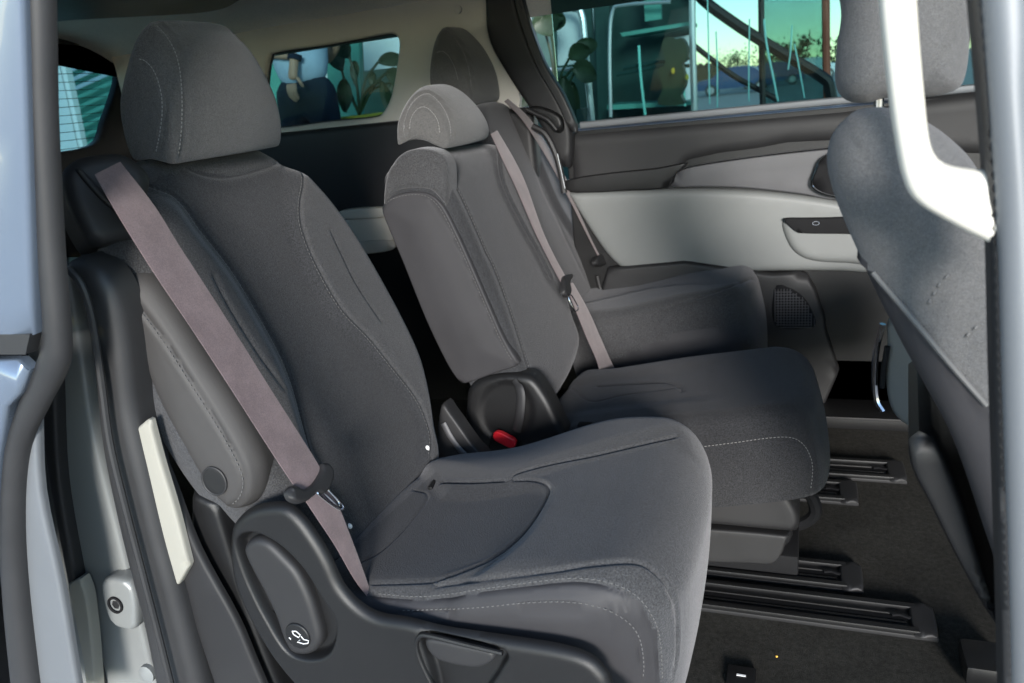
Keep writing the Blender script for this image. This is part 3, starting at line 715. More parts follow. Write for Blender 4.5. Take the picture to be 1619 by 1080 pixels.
#===SHELL
# ================================================================ VAN SHELL (near z up: x forward, y across)
van = thing('van_body', 'silver minivan body with beige roof lining and dark trim around the open side doorway', 'van', (0, 1.6, 0))
def sheet(name, pts, mat, parent, kind=None, th=.01):
    return None
def ringpanel(name, fr, inner, outer, mat, parent, hi=0., ho=0., lip=.02, n=96, T=.02):
    """panel with a hole: from the window edge outwards, with a rolled lip"""
    I = resample(catmull(inner, 6, True), 1, True) if False else None
    P = np.array(catmull(inner, 8, True)); Q = np.array(outer, float)
    L = np.concatenate([[0], np.cumsum(np.linalg.norm(np.diff(np.vstack([P, P[:1]]), axis=0), axis=1))]); t = np.linspace(0, L[-1], n, endpoint=False)
    Pc = np.vstack([P, P[:1]]); P = np.stack([np.interp(t, L, Pc[:, k]) for k in (0, 1)], 1)
    c = P.mean(0); O = []
    Qc = np.vstack([Q, Q[:1]])
    for p in P:
        d = (p-c)/np.linalg.norm(p-c); best = None
        for a, b in zip(Qc[:-1], Qc[1:]):
            A = np.array([[d[0], a[0]-b[0]], [d[1], a[1]-b[1]]])
            if abs(np.linalg.det(A)) < 1e-12: continue
            s_, u_ = np.linalg.solve(A, a-c)
            if s_ > 0 and -1e-6 <= u_ <= 1+1e-6 and (best is None or s_ < best): best = s_
        O.append(c+d*best)
    O = np.array(O); rings = []
    w3 = lambda A, h: fr.w(A[:, 0], A[:, 1], np.full(len(A), h))
    e = (O-P); e /= np.linalg.norm(e, axis=1)[:, None]
    rings = [w3(P, hi-lip*1.4), w3(P, hi-lip*.4), w3(P+e*lip*.25, hi-lip*.1), w3(P+e*lip*.7, hi)]
    for k in (.3, .6, 1): rings.append(w3(P+(O-P)*k*.999+e*lip*.7*(1-k), hi+(ho-hi)*k))
    rings.append(w3(O, ho-T)); rings.append(w3(P+e*.001, hi-lip*1.4-.002))
    return mk(name, loft(rings, False), mat, parent, angle=50)
# floor
fl = boxm((-.6, 1.6, -.012), (3.8, 1.70, .02)); fl.V[:, 2] += 0
mk('floor_carpet', fl, M_CARP, van, smooth=False)
# roof lining: extruded arch
ys = np.linspace(.70, 2.47, 40); rings = []
prof = [(y, 1.43-(.17 if y > 1.585 else .085)*abs((y-1.585)/.885)**5) for y in ys]
for x in np.linspace(-2.45, 1.6, 30):
    dz = -.015*max(0, (-x-1.4)/1.0)**2-.10*max(0, (x-.5)/1.1)**2
    rings.append([(x, y, z+dz) for y, z in prof])
top = [[(x, y, z+.03) for x, y, z in r] for r in rings]
rl = loft([np.array(a+b[::-1]) for a, b in zip(rings, top)], True, capsteps=1)
mk('roof_lining', rl, M_HEAD, van)
RSp = [(x, y, z+.045) for (y, z) in prof for x in (0,)]
rings = [np.array([(x, y, z+.045+(-.015*max(0, (-x-1.4)/1.0)**2-.10*max(0, (x-.5)/1.1)**2)) for y, z in prof]+[(x, y, z+.06+(-.015*max(0, (-x-1.4)/1.0)**2-.10*max(0, (x-.5)/1.1)**2)) for y, z in prof[::-1]]) for x in np.linspace(-2.5, 1.65, 12)]
mk('roof_skin', loft(rings, True, capsteps=1), M_PAINT, van)
# far side wall, rear part: quarter window panel
fw = Fr((-1.5, 2.36, 1.1), (0, -1, 0), (1, 0, 0))
QW = fw.locs([(424, 92), (440, 82), (520, 70), (600, 55), (622, 54), (630, 66), (627, 100), (618, 150), (606, 176), (590, 186), (520, 193), (440, 203), (424, 200), (418, 150)])
x0, x1 = -2.42+1.5, -.86+1.5
z_ = lambda z: z-1.1
ringpanel('quarter_trim', fw, QW, [(x0, z_(.985)), (x1+.03, z_(.985)), (x1-.04, z_(1.42)), (x0, z_(1.40))], M_PILL, van, lip=.02)
gl = pad(Fr((-1.5, 2.385, 1.1), (0, -1, 0), (1, 0, 0)), catmull([(u*1.04, v*1.03) for u, v in QW], 5, True), r=.001, T=.004, grid=.08)
mk('quarter_window', gl, M_GLASS, van)
q = [fw.w(u, v, -.022) for u, v in catmull(QW, 5, True)]; q.append(q[0]); mk('window_seal', tube(q, .005, 6, cap=False), M_RUB, van)
# lower rear trim (dark) and cream lower panel
def wallpad(name, pxs, y, mat, parent=van, r=.012, T=.03, grid=.03, tilt=0, closed=True, **k):
    f = Fr((-.8, y, .9), (0, -1, tilt), (1, 0, 0)); return mk(name, pad(f, catmull(f.locs(pxs), 4, True) if closed else f.locs(pxs), r=r, T=T, grid=grid, **k), mat, parent, angle=50), f
f = Fr((-1.6, 2.34, .85), (0, -1, 0), (1, 0, 0))
mk('rear_side_trim', pad(f, [(-.82, -.17), (.80, -.17), (.80, .147), (-.82, .147)], r=.02, T=.06, grid=.04), M_BLK2, van)
mk('rear_lower_trim', pad(f, [(-.82, -.85), (.80, -.85), (.80, -.18), (-.82, -.18)], r=.01, T=.06, grid=.06, h0=.008), M_BLK, van)
wallpad('trim_shelf', [(540, 333), (616, 329), (618, 342), (540, 347)], 2.305, M_CREAM, r=.004, T=.03)
wallpad('shelf_panel', [(540, 350), (622, 345), (626, 378), (560, 383)], 2.315, M_CREAM, r=.004, T=.03)
wallpad('trim_shelf', [(552, 385), (618, 380), (618, 396), (560, 402)], 2.31, M_PILL, r=.004, T=.03)
# pillar between quarter window and sliding door
wallpad('dark_pillar', [(762, -80), (765, 0), (770, 60), (795, 110), (835, 172), (862, 215), (885, 262), (900, 262), (902, 205), (880, 150), (845, 90), (815, 0), (810, -80)], 2.335, M_BLK2, r=.018, T=.05)
wallpad('pillar_seal', [(808, -60), (812, 0), (842, 95), (878, 160), (900, 205), (912, 204), (890, 150), (858, 95), (826, 0), (822, -60)], 2.325, M_RUB, r=.006, T=.03)
h = at(724, 15, 'y', 2.355); mk('trim_plug', pad(Fr(h, (0, -1, 0), (1, 0, 0)), [(.012*math.cos(a), .012*math.sin(a)) for a in th], r=.002, T=.01, grid=.01, h0=.0045), M_PILL, van)
# tailgate
ft = Fr((-2.42, 1.62, 1.15), (1, 0, .1), (0, 1, 0))
TW = [(-.73, -.115), (-.60, -.125), (0, -.135), (.60, -.125), (.68, -.115)]
tr_ = ft.locs([(150, 227), (170, 186), (186, 140), (191, 112), (184, 92), (165, 77), (140, 72)])
tl_ = [(-u, v) for u, v in tr_][::-1]
bl_ = ft.locs([(77, 237)]); TW = list(tl_)+list(tr_)[::-1]
TW = [(-a, b) for a, b in tr_][::-1][::1]; TW = [( -a, b) for a, b in tr_]+[(0, tr_[0][1]-.01)]
poly = [(a, b) for a, b in tr_]+[(0.3, tr_[-1][1]+.008), (0, tr_[-1][1]+.012), (-.3, tr_[-1][1]+.008)]+[(-a, b) for a, b in tr_][::-1]+[(-.3, tr_[0][1]-.012), (0, tr_[0][1]-.016), (.3, tr_[0][1]-.012)]
gate = thing('tailgate', 'closed rear tailgate seen from inside, its tinted window crossed by fine heater lines', 'tailgate', (-2.42, 1.6, .4))
ringpanel('gate_trim', ft, poly, [(-.95, -1.1), (.95, -1.1), (.95, .38), (-.95, .38)], M_BLK, gate, lip=.03)
fg = Fr(ft.P-ft.n*.035, ft.n, (0, 1, 0))
mk('rear_window', pad(fg, catmull([(u*1.02, v*1.02) for u, v in poly], 4, True), r=.001, T=.004, grid=.1), M_GLASSR, gate)
vb = min(b for a, b in poly); vt = max(b for a, b in poly); wires = None
for k in range(13):
    v = vb+.012+(vt-vb-.03)*k/12
    t_ = tube([fg.w(-.70, v, .003), fg.w(0, v, .003), fg.w(.70, v, .003)], .0011, 4, cap=False); wires = t_ if wires is None else wires.join(t_)
mk('heater_lines', wires, M_DARK, gate, kind='stuff')
wallr = boxm((-2.46, .80, .75), (.08, .2, 1.4), None, .01); mk('rear_pillar_trim', wallr, M_BLK, van)
# dark roof duct at the rear
f = Fr((-1.7, 1.6, 1.40), (0, 0, -1), (1, 0, 0))
mk('roof_duct', pad(f, catmull(f.locs([(60, -30), (60, 30), (110, 26), (250, 19), (330, 13), (372, 0), (380, -30)]), 4, True), r=.015, T=.05, grid=.03, h0=.012), M_BLK, van)
mk('sun_block_rail', boxm((.25, .70, 1.39), (2.6, .09, .10), None, .03), M_PAINT, van)  # out of view, added above the doorway to block the sun
mk('a_pillar_base', boxm((1.3, .70, .5), (.4, .08, 1.2), None, .03), M_PAINT, van)
# near side: rear quarter wall
mk('near_quarter_wall', boxm((-1.72, .80, .55), (1.4, .05, 1.1), None, .01), M_BLK2, van)
mk('near_quarter_header', boxm((-1.72, .80, 1.385), (1.4, .05, .09), None, .01), M_PILL, van)
# ---------------------------------------------------------------- far sliding door
sd = thing('sliding_door', 'closed far sliding door with light grey armrest panel, dark upper trim and tinted window', 'sliding door', (-.1, 2.42, .1))
fd = Fr((-.2, 2.385, .7), (0, -1, 0), (1, 0, 0))
def dpad(name, pxs, y, mat, r=.012, T=.03, grid=.03, h0=0., parent=sd, n=4, fr=None, **k):
    f = Fr((-.2, y, .7), (0, -1, 0), (1, 0, 0)) if fr is None else fr
    M_ = pad(f, catmull(f.locs(pxs, h0), n, True) if n else f.locs(pxs, h0), r=r, T=T, grid=grid, h0=h0, **k); return mk(name, M_, mat, parent, angle=50), M_, f
mk('inner_panel', boxm((.12, 2.40, .46), (1.66, .03, .90), None, .004), M_BLK, sd, smooth=False)
mk('door_window', boxm((.15, 2.405, 1.16), (1.75, .004, .46)), M_GLASS, sd, smooth=False)
mk('window_frame', boxm((.15, 2.395, 1.40), (1.8, .05, .06), None, .01), M_BLK, sd)
mk('window_frame', boxm((1.0, 2.395, 1.15), (.06, .05, .5), None, .01), M_BLK, sd)
a = at(905, 203, 'y', 2.385); b_ = at(1333, 164, 'y', 2.385)
mk('sill_strip', tube([(-.66, 2.392, a[2]+.006), (0, 2.392, b_[2]+.008), (.95, 2.392, b_[2]+.008)], .012, 8, flat=((0, 0, 1), .5, .9)), M_PAINT, sd)
dpad('upper_trim', [(888, 210), (900, 206), (1050, 192), (1330, 168), (1700, 130), (1700, 260), (1320, 232), (1200, 244), (1090, 262), (1060, 298), (980, 304), (905, 305), (897, 270)], 2.375, M_BLK2, r=.045, T=.06, grid=.014, n=2)
dpad('lower_band', [(893, 286), (960, 274), (1040, 266), (1088, 257), (1068, 276), (1058, 297), (1000, 301), (905, 305)], 2.362, M_BLK, r=.004, T=.03, n=2)
dpad('door_insert', [(1060, 296), (1068, 276), (1090, 264), (1200, 247), (1330, 233), (1500, 215), (1500, 320), (1330, 318), (1270, 308), (1180, 298), (1110, 296)], 2.37, M_GREYD, r=.006, T=.04, h0=.0)
q = catmull([at(x, y, 'y', 2.362) for x, y in [(1057, 297), (1066, 278), (1090, 264), (1200, 247), (1330, 232), (1450, 220)]], 6); mk('chrome_line', tube(q, .0018, 6), M_CHR, sd)
dpad('lower_panel', [(900, 312), (905, 306), (1000, 302), (1100, 300), (1200, 304), (1300, 315), (1420, 335), (1600, 350), (1600, 440), (1330, 431), (1200, 431), (1080, 433), (1000, 428), (975, 420), (945, 385)], 2.36, M_GREY, r=.02, T=.05, grid=.018, n=3)
dpad('armrest_cup', [(1236, 352), (1260, 345), (1360, 345), (1420, 350), (1420, 420), (1340, 418), (1290, 415), (1262, 405), (1245, 385)], 2.345, M_GREY, r=.02, T=.03, grid=.012)
sw, _, fsw = dpad('switch_plate', [(1240, 350), (1243, 346), (1290, 346), (1400, 345), (1400, 370), (1330, 370), (1265, 369), (1255, 364)], 2.335, M_DARK, r=.003, T=.02, grid=.02)
q = at(1290, 353, 'y', 2.331); rr = [q+np.array([.009*math.cos(a)*1.0, 0, .005*math.sin(a)]) for a in th]; rr.append(rr[0]); mk('switch_ring', tube(rr, .0012, 5, cap=False), M_CHR, sw)
dp, _, _ = dpad('door_pull', [(1292, 262), (1300, 250), (1330, 235), (1400, 235), (1400, 330), (1330, 312), (1300, 306), (1284, 296), (1285, 280)], 2.350, M_DARK, r=.006, T=.02)
q = catmull([at(x, y, 'y', 2.345) for x, y in [(1330, 235), (1300, 250), (1290, 270), (1284, 292), (1300, 305), (1330, 312), (1380, 322)]], 5); mk('pull_rim', tube(q, .003, 6), M_CHR, dp)
# speaker grille and lower door
f = Fr((-.2, 2.36, .4), (0, -1, 0), (1, 0, 0))
dpad('lower_trim', [(960, 425), (1220, 434), (1275, 434), (1300, 490), (1306, 520), (1300, 650), (960, 650)], 2.345, M_BLK2, r=.012, T=.04, n=2)
GP = catmull(f.locs([(1226, 452), (1245, 452), (1268, 465), (1284, 490), (1286, 514), (1226, 512)]), 4, True)
mk('speaker_grille', pad(Fr((-.2, 2.340, .4), (0, -1, 0), (1, 0, 0)), GP, r=.003, T=.01, grid=.02), M_DARK, sd)
bars = None; gx = np.array(GP)
for u in np.arange(gx[:, 0].min(), gx[:, 0].max(), .0085):
    for d in (0, 1):
        pts = [(u, v) for v in np.linspace(gx[:, 1].min(), gx[:, 1].max(), 12)] if d == 0 else [(v, u-gx[:, 0].min()+gx[:, 1].min()) for v in np.linspace(gx[:, 0].min(), gx[:, 0].max(), 12)]
        pts = [p for p, k in zip(pts, inside(np.array(pts), gx)) if k]
        if len(pts) < 3: continue
        t_ = tube([f.w(a_, b2_, .024) for a_, b2_ in pts], .0016, 4); bars = t_ if bars is None else bars.join(t_)
mk('grille_mesh', bars, M_GREYD, sd, kind='stuff')
# black latch cover behind the far seat
lc, _, _ = dpad('latch_cover', [(833, 172), (845, 168), (868, 174), (885, 185), (889, 205), (880, 210), (866, 196), (848, 184)], 2.31, M_BLK, r=.01, T=.05, grid=.012, parent=van)
q = catmull([at(x, y, 'y', 2.30) for x, y in [(832, 173), (848, 181), (866, 190), (880, 206)]], 4); mk('cover_rim', tube(q, .006, 8), M_BLK2, lc)
q = catmull([at(x, y, 'y', 2.31) for x, y in [(842, 200), (862, 212), (877, 240), (886, 270), (892, 305)]], 4); mk('belt_guide', tube(q, .010, 8), M_BLK2, van)
q = catmull([at(x, y, 'y', 2.30) for x, y in [(881, 243), (887, 270), (893, 298)]], 4); mk('chrome_edge', tube(q, .0022, 6), M_STEEL, van)
# step at the far door
mk('door_step', boxm((.1, 2.32, .02), (2., .14, .04), None, .006), M_BLK, van)
mk('step_edge', boxm((.1, 2.247, .037), (2., .006, .008), None, .002), M_BLK2, van)
mk('far_sill_wall', boxm((.1, 2.40, .02), (2.2, .03, .3), None, .004), M_BLK, van)
# ---------------------------------------------------------------- seat rails
def rail(y0, y1, xe):
    t_ = thing('seat_rail', '', 'seat rail', (xe-.5, (y0+y1)/2, 0), 'seat rails in the carpet')
    yc = (y0+y1)/2; W_ = y1-y0; x0_ = -.95
    mk('rail_bed', boxm(((x0_+xe)/2, yc, .0035), (xe-x0_, W_, .009), None, .002), M_BLK2, t_)
    for o_ in (-.40, .40): mk('rail_flange', boxm(((x0_+xe-.03)/2, yc+o_*W_, .011), (xe-.03-x0_, W_*.16, .011), None, .003), M_BLK, t_)
    for o_ in (-.13, .13): mk('rail_slot', boxm(((x0_+xe-.05)/2, yc+o_*W_, .0085), (xe-.05-x0_, W_*.05, .006), None, .0015), M_BLK, t_)
    mk('rail_channel', boxm(((x0_+xe-.05)/2, yc, .0082), (xe-.05-x0_, W_*.12, .0022)), M_DARK, t_)
    e_ = pad(Fr((xe-.02, yc, .006), (0, 0, 1), (0, 1, 0)), catmull([(-W_*.5, .02), (-W_*.5, -.012), (-W_*.42, -.02), (W_*.42, -.02), (W_*.5, -.012), (W_*.5, .02)], 3, True), r=.005, T=.01, grid=.01, h0=.010); mk('end_cap', e_, M_BLK2, t_)
    k_ = catmull([(xe-.075, yc+.002, .013), (xe-.06, yc+.006, .013), (xe-.045, yc, .013), (xe-.03, yc, .013)], 3); mk('stop_tab', tube(k_, .005, 6, flat=((0, 0, 1), 1, .5)), M_DARK, t_)
    return t_
for (a_, b_, c_), lb in zip([(1.342, 1.432, .235), (1.460, 1.549, .115), (1.813, 1.914, .124), (1.94, 2.04, .243)], ['longest black rail in the carpet, nearest the camera', 'black rail just beyond the nearest one, running under the middle seat', 'short rail end showing past the front corner of the middle seat', 'farthest rail in the carpet, just before the far door']):
    rail(a_, b_, c_)['label'] = lb
q = at(1172, 1074, 'z', .0); pl = thing('floor_plate', 'small black plate with white marks set in the carpet at the bottom edge', 'floor plate', q)
mk('plate', boxm((q[0], q[1], .004), (.05, .05, .008), None, .002), M_BLK, pl); mk('white_mark', boxm((q[0], q[1], .009), (.016, .004, .001)), M_WHITE, pl)
q = at(1560, 1065, 'z', .0); mk('floor_bracket', boxm((q[0], q[1], .02), (.08, .08, .04), None, .01), M_BLK, van)
q = at(1228, 1040, 'z', .0); cr = mk('crumb', boxm((q[0], q[1], .003), (.004, .003, .003), Matrix.Rotation(.5, 3, 'Z'), .001), plastic('gold_crumb', (.8, .45, .08), .3, b=0), None); tag(cr, 'tiny golden crumb lying on the dark carpet', 'crumb')
# ---------------------------------------------------------------- front seat
fs = thing('front_seat', 'front passenger seat seen from behind at the right edge, grey fabric with stitched side', 'car seat', (.35, 1.03, 0))
fF = Fr((.1, .80, .7), (-.12, -1, .02), (1, 0, 0))
FSo = [(1338, 186), (1352, 176), (1395, 172), (1440, 185), (1480, 205), (1520, 238), (1545, 268), (1600, 350), (1760, 500), (1900, 900), (1900, 1300), (1640, 1200), (1622, 1060), (1586, 940), (1556, 850), (1526, 760), (1498, 690), (1460, 620), (1421, 548), (1384, 475), (1350, 400), (1318, 325), (1303, 270), (1305, 232), (1318, 205)]
FSm = pad(fF, catmull(fF.locs(FSo), 4, True), r=.03, T=.42, grid=.008, steps=7, bulge=.012, bl=.08, taper=-.03)
ridge = [(1338, 380), (1380, 430), (1440, 500), (1500, 572), (1560, 640), (1610, 690), (1680, 760)]
FSm.groove(ridge, .003, -.004); 
sE = [(1320, 190), (1345, 222), (1368, 262), (1385, 290)]
FSm.groove(sE, .003, .002)
sg = [FSm.groove([(1520, 430), (1498, 445), (1482, 470), (1470, 490)], .003, .003), FSm.groove([(1565, 510), (1545, 525), (1522, 548)], .003, .003)]
cent = np.array([FSm.V[list(f)].mean(0) for f in FSm.F]); sc_ = screen(cent)
FSm.mi = list(inside(sc_, np.array(ridge+[(1900, 1000), (1900, 1400), (1500, 1400), (1300, 420)])).astype(int))
fb = mk('backrest', FSm, [M_FABF, M_VIN], fs, angle=60)
for p, n in sg: stitches('stitching', p, n, M_THR, fb, side=.004, gap=.009, ln=.006, wd=.0018)
q = catmull([FSm.hit(x, y)[0]+np.array([0, -.002, 0]) for x, y in ridge[:5] if FSm.hit(x, y)], 4); mk('piping', tube(q, .0028, 6), M_THR, fb)
HRF = [(1320, -40), (1326, 20), (1318, 80), (1316, 125), (1322, 150), (1340, 164), (1370, 166), (1400, 158), (1460, 157), (1500, 150), (1525, 135), (1536, 80), (1536, 0), (1520, -60), (1440, -90), (1360, -80)]
fH = Fr((.1, .90, 1.1), (-.1, -1, 0), (1, 0, 0))
HF = pad(fH, catmull(fH.locs(HRF), 5, True), r=.035, T=.24, grid=.008, steps=7, bulge=.01)
HF.groove([(1518, -10), (1513, 40), (1495, 90), (1465, 130), (1452, 145)], .004, .004)
HF.groove([(1322, 130), (1345, 158), (1400, 152), (1465, 146), (1530, 140)], .003, .002)
fh = mk('headrest', HF, M_FABF, fs, angle=60)
for dx in (0,):
    q = at(1389, 178, 'y', 1.0); mk('post', tube([q+[dx, 0, .05], q+[dx, 0, -.03]], .0055, 10), M_CHR, fh)
q = at(1385, 182, 'y', 1.0); mk('post_guide', tube([q+[0, 0, -.012], q+[0, 0, .002]], .014, 16), M_BLK2, fb)
fQ = Fr((.3, .86, .3), (-.1, -1, 0), (1, 0, 0))
mk('seat_base', pad(fQ, catmull(fQ.locs([(1440, 690), (1480, 700), (1520, 790), (1560, 920), (1600, 1030), (1700, 1150), (1580, 1000), (1520, 900), (1470, 800), (1440, 740)]), 4, True), r=.008, T=.25, grid=.02), M_BLK, fs)
# centre console rear end
cs = thing('centre_console', 'pale curved lower end of the centre console with bright rim, beyond the front seat', 'console', (.3, 1.6, 0))
fc = Fr((.2, 1.5, .45), (-.5, -.8, 0), (1, -.3, 0))
mk('console_shell', pad(fc, catmull(fc.locs([(1405, 500), (1398, 540), (1396, 600), (1402, 640), (1416, 664), (1440, 680), (1475, 692), (1560, 710), (1580, 560), (1500, 490)]), 4, True), r=.015, T=.3, grid=.015), M_GREY, cs)
q = catmull([fc.w(*fc.loc(x, y), .01) for x, y in [(1400, 510), (1390, 550), (1387, 595), (1390, 630), (1400, 648)]], 5); mk('chrome_rim', tube(q, .006, 8), M_CHR, cs)
q = catmull([fc.w(*fc.loc(x, y), .012) for x, y in [(1408, 545), (1402, 580), (1400, 610)]], 5); mk('dark_slot', tube(q, .005, 8), M_DARK, cs)
# dashboard mass and dark front
mk('front_bulkhead', boxm((1.35, 1.6, .55), (.5, 1.6, 1.0), None, .08), M_BLK, van)
# ---------------------------------------------------------------- B pillar, grab handle
gh = thing('grab_handle', 'cream grab handle curving down beside the front seat headrest, in bright sun', 'grab handle', at(1500, 330, 'y', .645))
fG = Fr((.1, .645, 1.0), (-.05, -1, .1), (1, 0, 0))
GH = [(1410, -300), (1388, -180), (1385, -80), (1389, -20), (1396, 60), (1406, 150), (1417, 225), (1430, 285), (1450, 320), (1500, 352), (1570, 388), (1650, 420), (1700, 430), (1700, 285), (1620, 274), (1555, 269), (1505, 262), (1482, 247), (1471, 215), (1463, 140), (1456, 60), (1451, -20), (1448, -80), (1450, -170), (1480, -240), (1600, -250), (1600, -300)]
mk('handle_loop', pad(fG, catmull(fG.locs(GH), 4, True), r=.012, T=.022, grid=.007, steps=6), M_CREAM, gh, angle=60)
def strip(name, L_, R_, y, mat, parent, r=.01, T=.03, grid=.012, n=4, tl=0., **k):
    f = Fr((-.3, y, .8), (0, -1, tl), (1, 0, 0)); P = list(catmull(f.locs(L_), n))+list(catmull(f.locs(R_), n))[::-1]
    return mk(name, pad(f, P, r=r, T=T, grid=grid, **k), mat, parent, angle=50)
strip('b_pillar_seal', [(1490, -700), (1538, -40), (1554, 150), (1568, 350), (1574, 600), (1583, 900), (1588, 1120)], [(1514, -700), (1556, -40), (1568, 150), (1580, 350), (1590, 600), (1603, 900), (1612, 1120)], .632, M_RUB, van, r=.006)
strip('b_pillar', [(1503, -700), (1552, -40), (1566, 150), (1580, 350), (1587, 600), (1597, 900), (1602, 1120)], [(1600, -700), (1640, -40), (1640, 150), (1650, 350), (1660, 600), (1670, 900), (1680, 1120)], .622, M_PAINT, van, r=.016)
# ---------------------------------------------------------------- near rear edge of the doorway
strip('door_seal', [(92, 418), (106, 440), (124, 495), (140, 590), (152, 700), (172, 800), (196, 900), (222, 1000), (246, 1120)], [(112, 408), (150, 432), (176, 480), (192, 560), (205, 660), (228, 760), (252, 860), (280, 960), (320, 1120)], .71, M_RUB, van, r=.02, T=.05, grid=.012)
q = catmull([at(x, y, 'y', .695) for x, y in [(108, 425), (128, 450), (144, 500), (160, 600), (174, 700), (198, 800), (224, 900), (250, 1000), (280, 1120)]], 5); mk('seal_bead', tube(q, .005, 8), M_RUB, van)
strip('inner_trim', [(120, 405), (160, 428), (190, 470), (205, 540), (215, 620), (222, 700), (250, 800), (280, 900), (310, 1000), (350, 1120)], [(135, 405), (178, 440), (200, 500), (218, 580), (228, 660), (268, 760), (310, 870), (370, 980), (400, 1050), (430, 1120)], .735, M_BLK2, van, r=.006, T=.012)
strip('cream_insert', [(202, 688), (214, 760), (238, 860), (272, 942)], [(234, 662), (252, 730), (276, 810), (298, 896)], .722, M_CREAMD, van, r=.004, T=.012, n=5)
strip('lower_trim', [(300, 780), (300, 900), (310, 1000), (330, 1120)], [(340, 800), (365, 880), (390, 960), (450, 1120)], .76, M_BLK, van, r=.01, T=.04)
M_JAMB = plastic('jamb_paint', (.21, .22, .218), .42, b=0, metallic=.2, var=.04, big=.05)
strip('body_jamb', [(40, 420), (40, 700), (45, 900), (60, 1140)], [(105, 420), (128, 560), (150, 700), (200, 900), (260, 1140)], .755, M_JAMB, van, r=.01, T=.05)
strip('jamb_step', [(60, 640), (75, 760), (105, 920), (150, 1140)], [(84, 600), (92, 760), (118, 910), (165, 1140)], .735, M_RUB, van, r=.006, T=.03)
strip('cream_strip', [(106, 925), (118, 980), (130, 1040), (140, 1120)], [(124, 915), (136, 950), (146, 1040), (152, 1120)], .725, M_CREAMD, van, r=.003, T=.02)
bumpf = Fr((-.9, .74, .4), (.1, -1, .05), (1, 0, 0))
bb = mk('door_buffer', pad(bumpf, catmull(bumpf.locs([(158, 925), (170, 916), (200, 922), (212, 945), (214, 985), (208, 998), (178, 990), (165, 965)]), 4, True), r=.008, T=.03, grid=.008), M_JAMB, van)
c = bumpf.loc(182, 957, .002); rr = [bumpf.w(c[0]+.012*math.cos(a), c[1]+.013*math.sin(a), .002) for a in th]; rr.append(rr[0]); mk('buffer_ring', tube(rr, .0022, 6, cap=False), M_DARK, bb)
mk('buffer_plug', pad(bumpf, [(c[0]+.007*math.cos(a), c[1]+.008*math.sin(a)) for a in th], r=.002, T=.01, grid=.01, h0=.003), M_STEEL, bb)
c = bumpf.loc(232, 1066, .0); mk('jamb_plug', pad(bumpf, [(c[0]+.014*math.cos(a), c[1]+.016*math.sin(a)) for a in th], r=.004, T=.012, grid=.008, h0=.006), M_JAMB, van)
# opened sliding door at the left edge
od = thing('sliding_door', 'slid-back near door at the left edge, blurred, sky reflection painted pale blue, with grey rubber edge', 'sliding door', (-1.2, .6, .1))
strip('door_glass', [(-700, -700), (-700, 540)], [(5, -700), (30, -60), (48, 540)], .60, M_PAINTB, od, r=.004, T=.02, grid=.05, n=2)
strip('belt_line', [(-700, 530), (-700, 565)], [(45, 530), (48, 562)], .597, M_RUB, od, r=.003, T=.02, grid=.05, n=2)
strip('door_skin', [(-700, 560), (-700, 1300)], [(44, 572), (22, 640), (-8, 730), (-40, 1300)], .60, M_PAINTB, od, r=.004, T=.02, grid=.05, n=2)
strip('edge_seal', [(0, -700), (28, -60), (32, 60), (38, 200), (48, 400), (56, 530), (40, 590), (15, 650), (-5, 720), (-10, 820), (-5, 950), (15, 1140)], [(38, -700), (60, -60), (64, 60), (68, 200), (80, 400), (92, 540), (88, 590), (58, 650), (28, 720), (20, 820), (28, 950), (52, 1140)], .61, M_RUB, od, r=.016, T=.02, grid=.01, n=5)
strip('inner_skin', [(30, 760), (24, 850), (32, 1000), (50, 1140)], [(56, 640), (62, 780), (94, 930), (130, 1140)], .63, M_PAINT, od, r=.006, T=.012)
# ================================================================ OUTSIDE
def simple(name, col, rough=.7, var=.12, sc=3., spec=.3, b=.2, metallic=0.):
    m, nt, p = newmat(name); v = coords(nt); n = noise(nt, sc, 5, .65, v)
    nt.links.new(ramp(nt, n.outputs[0], [(.3, c3(col, 1-var)), (.7, c3(col, 1+var))]), p.inputs['Base Color'])
    p.inputs['Roughness'].default_value = rough; p.inputs['Specular IOR Level'].default_value = spec; p.inputs['Metallic'].default_value = metallic
    if b: bump(nt, p, noise(nt, sc*12, 3, .6, v).outputs[0], b, .01)
    return m
O_BOUNCE = simple('bounce_ground', (.50, .475, .44), .9, .2, 4)  # ground as pale concrete, brightened to bounce light into the van
O_PAVE = simple('concrete', (.36, .35, .33), .85, .12, 3)
O_WHITE = simple('white_board', (.74, .76, .78), .5, .05, 1.5, b=0)
O_TEAL = simple('teal_panel', (.10, .34, .28), .4, .15, 1.2, b=0)
O_TEALD = simple('dark_teal', (.02, .055, .05), .35, .3, 2, b=0)
O_ALU = simple('aluminium', (.62, .64, .66), .3, .05, 5, b=0, metallic=.6)
O_LEAF = simple('dark_leaf', (.035, .07, .03), .55, .35, 8, b=.2)
O_LEAFP = simple('plant_leaf', (.022, .04, .02), .45, .3, 12, b=0)
O_YEL = simple('yellow_pot', (.42, .36, .05), .5, .1, 6, b=0)
O_BARK = simple('bark', (.10, .075, .05), .9, .3, 12)
O_NAVY = simple('navy_cloth', (.012, .018, .035), .9, .25, 14)
O_SHIRT = simple('pale_blue_shirt', (.42, .52, .66), .85, .08, 10)
O_SKIN = simple('skin', (.48, .27, .19), .55, .06, 20, b=0)
O_HAIR = simple('hair', (.03, .02, .015), .7, .3, 40)
O_BRICK = simple('rust_frame', (.28, .08, .05), .6, .1, 5)
O_RED = simple('red_cloth', (.5, .03, .03), .6, .1, 5, b=0)
O_CARB = simple('blue_car_paint', (.03, .06, .14), .25, .05, 2, spec=.6, b=0)
O_SLAT = simple('blue_grey_slat', (.40, .50, .58), .5, .06, 3, b=0)
